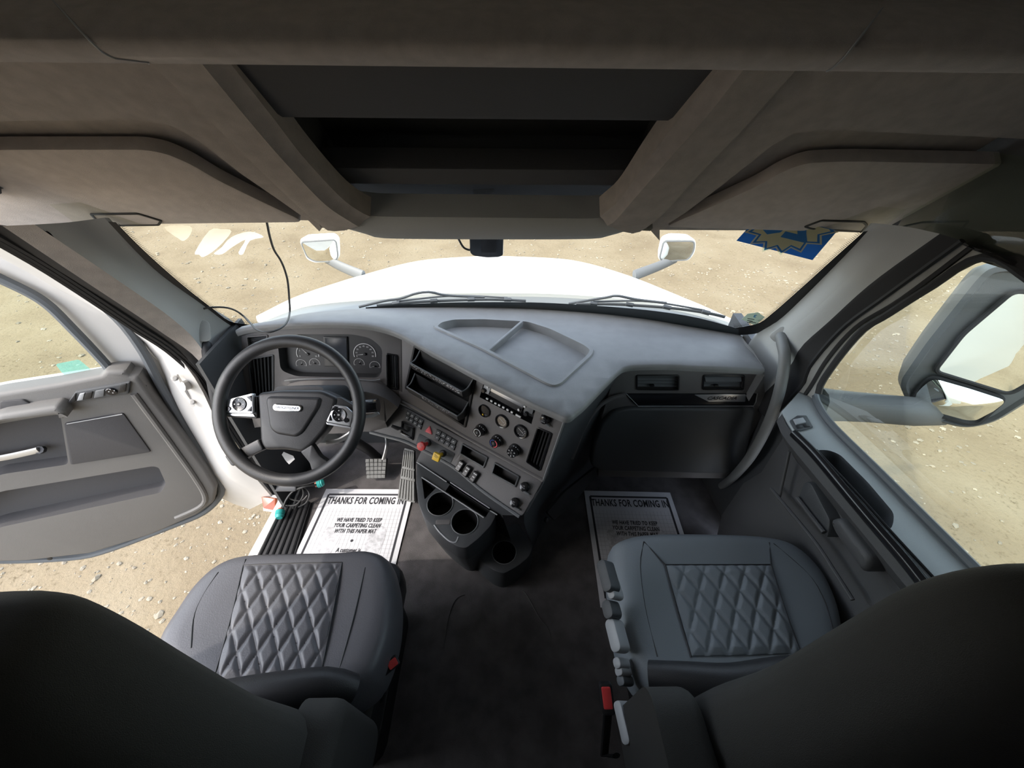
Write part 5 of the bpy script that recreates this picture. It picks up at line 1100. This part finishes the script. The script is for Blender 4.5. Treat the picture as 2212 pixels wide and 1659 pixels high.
def wiper(arm, blade, lab):
    A = [onws(x, y, -.035) for x, y in arm]; B = [onws(x, y, -.018) for x, y in blade]; t = thing('windscreen_wiper', lab, 'wiper', A[0], 'windscreen wipers')
    mb = MB(); mb.tube(resample(A, 26), .0055, 6); mb.build('arm', 'wiper', t)
    mb = MB(); mb.tube(resample(B, 26), .006, 6, flat=.6); bl = mb.build('blade', 'wiper', t)
    mb = MB(); Bq = resample(B, 9)
    mb.tube(resample([Bq[1]-V((0, -.012, -.004)), Bq[4]-V((0, -.022, -.010)), Bq[7]-V((0, -.012, -.004))], 12), .004, 6); mb.build('yoke', 'wiper', bl)
    for k in (1, 3, 5, 7): mb = MB(); fr = Fr(Bq[k], Bq[min(k+1, 8)]-Bq[k-1], (0, -.5, .8)); mb.prism(fr, rrect(.03, .012, .002, 2), -.004, .010, .002); mb.build('clip', 'wiper', bl)
wiper([(776, 663), (830, 650), (865, 645), (898, 634), (930, 631), (965, 638), (1047, 642)], [(814, 660), (870, 655), (911, 652), (1000, 648), (1070, 647), (1136, 650)], 'black windscreen wiper lying on the driver side of the glass')
wiper([(1229, 656), (1307, 643), (1333, 639), (1375, 647), (1440, 655)], [(1245, 657), (1320, 657), (1408, 662), (1473, 668), (1532, 677), (1566, 685)], 'black windscreen wiper lying on the passenger side of the glass')
def hmirror(shell, gl, arm, lab):
    c = aty(*[sum(v)/len(v) for v in zip(*shell)], 2.3); fr = Fr(c, (1, 0, 0), V((-.05 if c.x > 0 else .05, -1, -.17)))
    t = thing('hood_mirror', lab, 'mirror', c, 'hood mirrors')
    mb = MB(); S0 = roundpoly(fr.poly(shell), .025, 4); P0 = ccw(S0)
    mb.loft([[fr.w(x, y, 0) for x, y in offset2(P0, .012)], [fr.w(x, y, .004) for x, y in offset2(P0, .004)], [fr.w(x, y, -.012) for x, y in P0], [fr.w(x*.9, y*.88, -.06) for x, y in P0], [fr.w(x*.5, y*.5, -.085) for x, y in P0]], True, True); mb.build('shell', 'white', t)
    G = ccw(roundpoly(fr.poly(gl, .004), .022, 4)); mb = MB(); gx = sum(x for x, y in G)/len(G); gy = sum(y for x, y in G)/len(G)
    rows = [[fr.w(gx+(x-gx)*k, gy+(y-gy)*k, .006+.007*(1-k*k)) for x, y in G] for k in (1, .8, .6, .4, .2, .02)]
    mb.loft(rows, True, True); mb.build('mirror_glass', 'mirror', t, sharp=80)
    mb = MB(); mb.tube([fr.w(x, y, .005) for x, y in G], .004, 6, True); mb.build('gasket', 'hoodarm', t)
    A = [aty(x, y, Y) for x, y, Y in arm]; mb = MB(); mb.tube(resample(A, 10), [.030+.006*i/9 for i in range(10)], 10, flat=.55); mb.build('arm', 'hoodarm', t)
hmirror([(646, 520), (655, 514), (720, 510), (732, 520), (734, 555), (726, 566), (680, 568), (662, 560)], [(650, 523), (725, 518), (730, 555), (722, 564), (682, 565), (664, 556)], [(700, 556, 2.34), (735, 575, 2.30), (785, 596, 2.24)], 'white hood mirror on the driver side of the hood')
hmirror([(1421, 556), (1429, 520), (1448, 511), (1492, 513), (1505, 522), (1502, 545), (1489, 563), (1427, 567)], [(1425, 556), (1434, 521), (1500, 521), (1498, 542), (1486, 561), (1430, 564)], [(1460, 558, 2.34), (1425, 574, 2.30), (1370, 595, 2.24)], 'white hood mirror on the passenger side of the hood')
# ---- big passenger side mirror
smc = aty(2100, 780, 1.0); SM = Fr(smc, (1, 0, 0), (-.52, -.85, .05))
sm = thing('side_mirror', 'large dark two-pane side mirror outside the passenger window', 'mirror', smc)
sh = ccw(roundpoly(SM.poly([(1945, 836), (1948, 818), (2000, 742), (2110, 604), (2135, 580), (2180, 572), (2260, 590), (2420, 660), (2360, 800), (2250, 850), (2150, 912), (2089, 926), (2010, 908), (1965, 884)]), .03, 4))
mb = MB(); mb.loft([[SM.w(x, y, 0) for x, y in offset2(sh, .02)], [SM.w(x, y, .012) for x, y in offset2(sh, .012)], [SM.w(x, y, .0) for x, y in sh], [SM.w(x, y, -.05) for x, y in sh], [SM.w(x*.85, y*.9, -.13) for x, y in sh], [SM.w(x*.5, y*.6, -.17) for x, y in sh]], True, True); mb.build('shell', 'mirror_shell', sm)
def mglass(px_, bulge, nm, tl=0):
    G = ccw(roundpoly(SM.poly(px_, .012), .02, 4)); gx = sum(x for x, y in G)/len(G); gy = sum(y for x, y in G)/len(G)
    mb = MB(); mb.loft([[SM.w(gx+(x-gx)*k, gy+(y-gy)*k, .013+bulge*(1-k*k)+tl*((y-gy)*k+.03)) for x, y in G] for k in (1, .85, .7, .5, .3, .1, .01)], True, True); g = mb.build(nm, 'mirror', sm, sharp=80)
    mb = MB(); mb.tube([SM.w(x, y, .012) for x, y in G], .007, 6, True); mb.build('gasket', 'rubber', sm)
mglass([(2018, 802), (2080, 722), (2190, 628), (2300, 640), (2380, 690), (2250, 812), (2180, 852)], .003, 'main_glass')
mglass([(1966, 866), (1990, 833), (2013, 812), (2090, 834), (2172, 861), (2114, 914), (2088, 915), (2010, 893)], .03, 'convex_glass', .16)
ar = [atx(1752, 874, 1.03), aty(1860, 880, .99), aty(1960, 888, .99), aty(2040, 895, 1.0)]
mb = MB(); mb.tube(resample(ar, 12), [.062, .06, .058, .057, .056, .056, .055, .055, .055, .055, .05, .045], 14, flat=.75); mb.build('arm', 'mirror_shell', sm)
# white body side further back, seen in the mirror
slab('trim_15', 'white', [(-5, -.75), (-.02, -.75), (-.02, 1.78), (-5, 2.2)], 0, 1.121, 1.16, 'white sleeper side behind the passenger door')
# ================================================================== ON THE WINDSCREEN
def wsn(p): return -V((.48*p.x, 1, .58)).normalized()
st = onws(1722, 470, .008); BL = Fr(st, (1, 0, 0), wsn(st))
bs = thing('windscreen_sticker', 'blue square sticker with cream starburst behind the passenger visor', 'sticker', st)
mb = MB(); sq = BL.poly([(1591, 520), (1755, 562), (1862, 436), (1700, 400)]); mb.prism(BL, sq, -.0010, .0); mb.build('backing', 'sticker_blue', bs)
bc_ = BL.px(1712, 486)
def star(r0, r1, n, rot): return [(bc_[0]+(r0 if k % 2 else r1)*math.cos(rot+math.pi*k/n), bc_[1]+(r0 if k % 2 else r1)*math.sin(rot+math.pi*k/n)) for k in range(2*n)]
for r0, r1, m, c, nm in ((.082, .108, 'sticker_cream', .0006, 'burst_outline'), (.076, .100, 'sticker_blue', .0009, 'burst_outline'), (.070, .090, 'sticker_cream', .0012, 'starburst')):
    mb = MB(); v, f = tri2(ccw(star(r0, r1, 14, .1))); mb.add([BL.w(x, y, c) for x, y in v], f); mb.build(nm, m, bs, fix=False)
fl_ = Fr(BL.w(bc_[0], bc_[1]), -BL.ex, BL.ez)
o = text(Fr(BL.w(bc_[0]-.004, bc_[1]+.002), BL.ex, BL.ez), '20', .135, 'sticker_blue', bs, 'year_digits', .0016, sx=-1.0, th=.004)
lim = BL.w(*BL.px(1722, 478))
for ch_ in bs.children:
    bm = bmesh.new(); bm.from_mesh(ch_.data); bmesh.ops.bisect_plane(bm, geom=bm.verts[:]+bm.edges[:]+bm.faces[:], plane_co=lim-ORG[bs.name], plane_no=BL.ey, clear_outer=True); bm.to_mesh(ch_.data); bm.free()
st2 = onws(1634, 690, .006); TF = Fr(st2, (1, 0, 0), wsn(st2)); tg = thing('inspection_sticker', 'small grey-green number sticker low in the windscreen corner', 'sticker', st2)
mb = MB(); mb.prism(TF, TF.poly([(1602, 690), (1615, 678), (1637, 675), (1652, 685), (1632, 703)]), -.0008, 0); mb.build('label', 'sticker_pale', tg)
text(TF.on(1631, 683, 0, .25), '3', .022, 'sticker_blue', tg, 'number', .0006, sx=-1, th=.0006)
for k, (x, y, w) in enumerate([(1622, 689, .022), (1620, 693, .018), (1626, 696, .022), (1618, 697, .012)]): mb = MB(); mb.prism(TF.on(x, y, 0, .2), rrect(w, .003, .0004, 1), 0, .0006); mb.build('print_line', 'ink', tg)
def tapes(polys, lab):
    c = onws(*polys[0][0], .005); t = thing('tape_residue', lab, 'tape residue', c, 'tape residue on the glass')
    for pl in polys:
        P = smooth2([(x, y) for x, y in pl], 3); v, f = tri2(ccw([(x, -y) for x, y in P])); mb = MB(); mb.add([onws(x, -y, .005) for x, y in v], f); mb.build('film', 'tape_film', t, fix=False)
tapes([[(355, 490), (410, 488), (412, 505), (398, 520), (385, 515)]], 'short torn strip of clear tape high on the driver windscreen')
tapes([[(421, 545), (452, 498), (478, 495), (500, 500), (470, 535), (440, 555), (430, 550)], [(478, 535), (500, 512), (540, 500), (570, 512), (540, 520), (525, 549), (515, 545), (530, 518), (500, 535), (480, 549), (462, 548)]], 'torn clear tape residue with holes left of the hanging cable')
uc2 = onws(1050, 532, .03); UFm = Fr(uc2, (1, 0, 0), wsn(uc2)); dc = thing('dash_camera', 'blue-black camera unit stuck to the windscreen under the overhead console', 'camera', uc2)
mb = MB(); mb.prism(UFm, roundpoly(UFm.poly([(1014, 500), (1088, 500), (1087, 546), (1078, 550), (1052, 551), (1022, 547), (1015, 540)]), .008), -.02, .012, .004); mb.build('body', 'screen', dc)
mb = MB(); mb.prism(UFm, roundpoly(UFm.poly([(1038, 505), (1072, 505), (1072, 546), (1040, 546)], .013), .004), .01, .014, .001); mb.build('face_plate', 'gloss', dc)
mb = MB(); mb.tube(resample([onws(x, y, .03) for x, y in [(985, 505), (990, 515), (998, 530), (1005, 537), (1018, 541)]], 14), .0035, 6); mb.build('camera_lead', 'wire', dc)
cb_ = [onws(x, y, .02) for x, y in [(574, 470), (578, 488), (583, 512), (592, 540), (606, 562), (616, 586), (622, 612), (625, 650), (626, 672)]]+[atz(621, 693, .835), atz(606, 709, .845), atz(580, 718, .85), atz(556, 713, .845), atz(540, 697, .84)]+[onws(x, y, .02) for x, y in [(525, 682), (507, 670), (485, 664), (455, 664), (440, 667)]]
mb = MB(); mb.tube(resample(cb_, 90), .0032, 6); o = mb.build('hanging_cable', 'wire', org=cb_[0]); tag(o, 'thin grey cable hanging from the roof and looping over the dash', 'cable')
# ================================================================== DRIVER FOOTWELL EDGE
sp0 = atz(605, 1140, .012); tp_ = thing('sill_plate', 'black ribbed tread plate on the driver door sill', 'sill plate', sp0)
sq = [atz(x, y, .012) for x, y in [(612, 1085), (672, 1085), (632, 1215), (548, 1215)]]
mb = MB(); mb.prism(WORLD, [(p.x, p.y) for p in sq], .0, .014, .003); mb.build('plate', 'rubber', tp_)
for k in range(6):
    u = (k+.5)/6; a, b = sq[0].lerp(sq[1], u), sq[3].lerp(sq[2], u); mb = MB(); mb.tube([a+V((0, 0, .003)), b+V((0, 0, .003))], .0055, 6); mb.build('tread_rib', 'black', tp_)
sil = MB(); sil.prism(WORLD, [(-.985, -.1), (-.90, -.1), (-.90, 1.08), (-.985, 1.08)], -.10, -.005, .01); struct(sil.build('trim_16', 'jamb'), 'white painted sill under the driver door opening')
am = atz(582, 1087, -.03); af = Fr(am, (1, 0, 0), (0, -.6, .8)); mk_ = thing('marker_light', 'amber side marker light on the step beside the sill', 'light', am)
mb = MB(); mb.prism(af, roundpoly(af.poly([(566, 1072), (597, 1076), (596, 1103), (570, 1098)]), .004), -.012, .006, .003); mb.build('lens', 'amber', mk_)
mb = MB(); mb.prism(af, af.poly([(563, 1066), (600, 1070), (600, 1108), (566, 1104)]), -.03, -.008, .003); mb.build('housing', 'jamb', mk_)
wr = thing('loose_wiring', 'loose black wires with two teal connectors under the steering wheel', 'wiring', atz(650, 1085, .05))
def wire(pts, r=.004, nm='wire'): mb = MB(); mb.tube(resample([atz(x, y, z) for x, y, z in pts], 24), r, 6); mb.build(nm, 'wire', wr)
wire([(612, 1096, .06), (618, 1080, .09), (632, 1062, .12), (655, 1052, .15), (690, 1046, .12)])
wire([(618, 1092, .05), (640, 1090, .08), (655, 1070, .10), (650, 1052, .14), (630, 1050, .16)], .003)
wire([(645, 1095, .05), (662, 1085, .08), (668, 1065, .1), (650, 1048, .14), (620, 1040, .2)], .003)
wire([(660, 1045, .14), (640, 1055, .12), (625, 1075, .09), (650, 1082, .07), (664, 1070, .08)], .003)
wire([(640, 1030, .2), (648, 1050, .12), (640, 1075, .07), (633, 1098, .03)], .005)
mb = MB(); p = atz(620, 1052, .14); fr = Fr(p, (1, 0, 0), (0, -.7, .7)); mb.prism(fr, rrect(.09, .035, .008), -.01, .012, .004); mb.build('wire_bracket', 'black', wr)
for (x0, y0, z0), (x1, y1, z1) in (((606, 1102, .05), (603, 1119, .045)), ((684, 1046, .12), (700, 1041, .12))):
    a, b = atz(x0, y0, z0), atz(x1, y1, z1); fr = Fr(a, (1, 0, .1), b-a); L = (b-a).length
    mb = MB(); mb.cyl(fr, [(.012, 0), (.018, .004), (.018, L*.5), (.016, L*.55), (.018, L*.7), (.012, L)], 14); c = mb.build('connector', 'teal', wr)
    mb = MB(); mb.cyl(Fr(a, (1, 0, .1), a-b), [(.012, -.002), (.011, .006), (.004, .008)], 12); mb.build('connector_end', 'copper', wr)
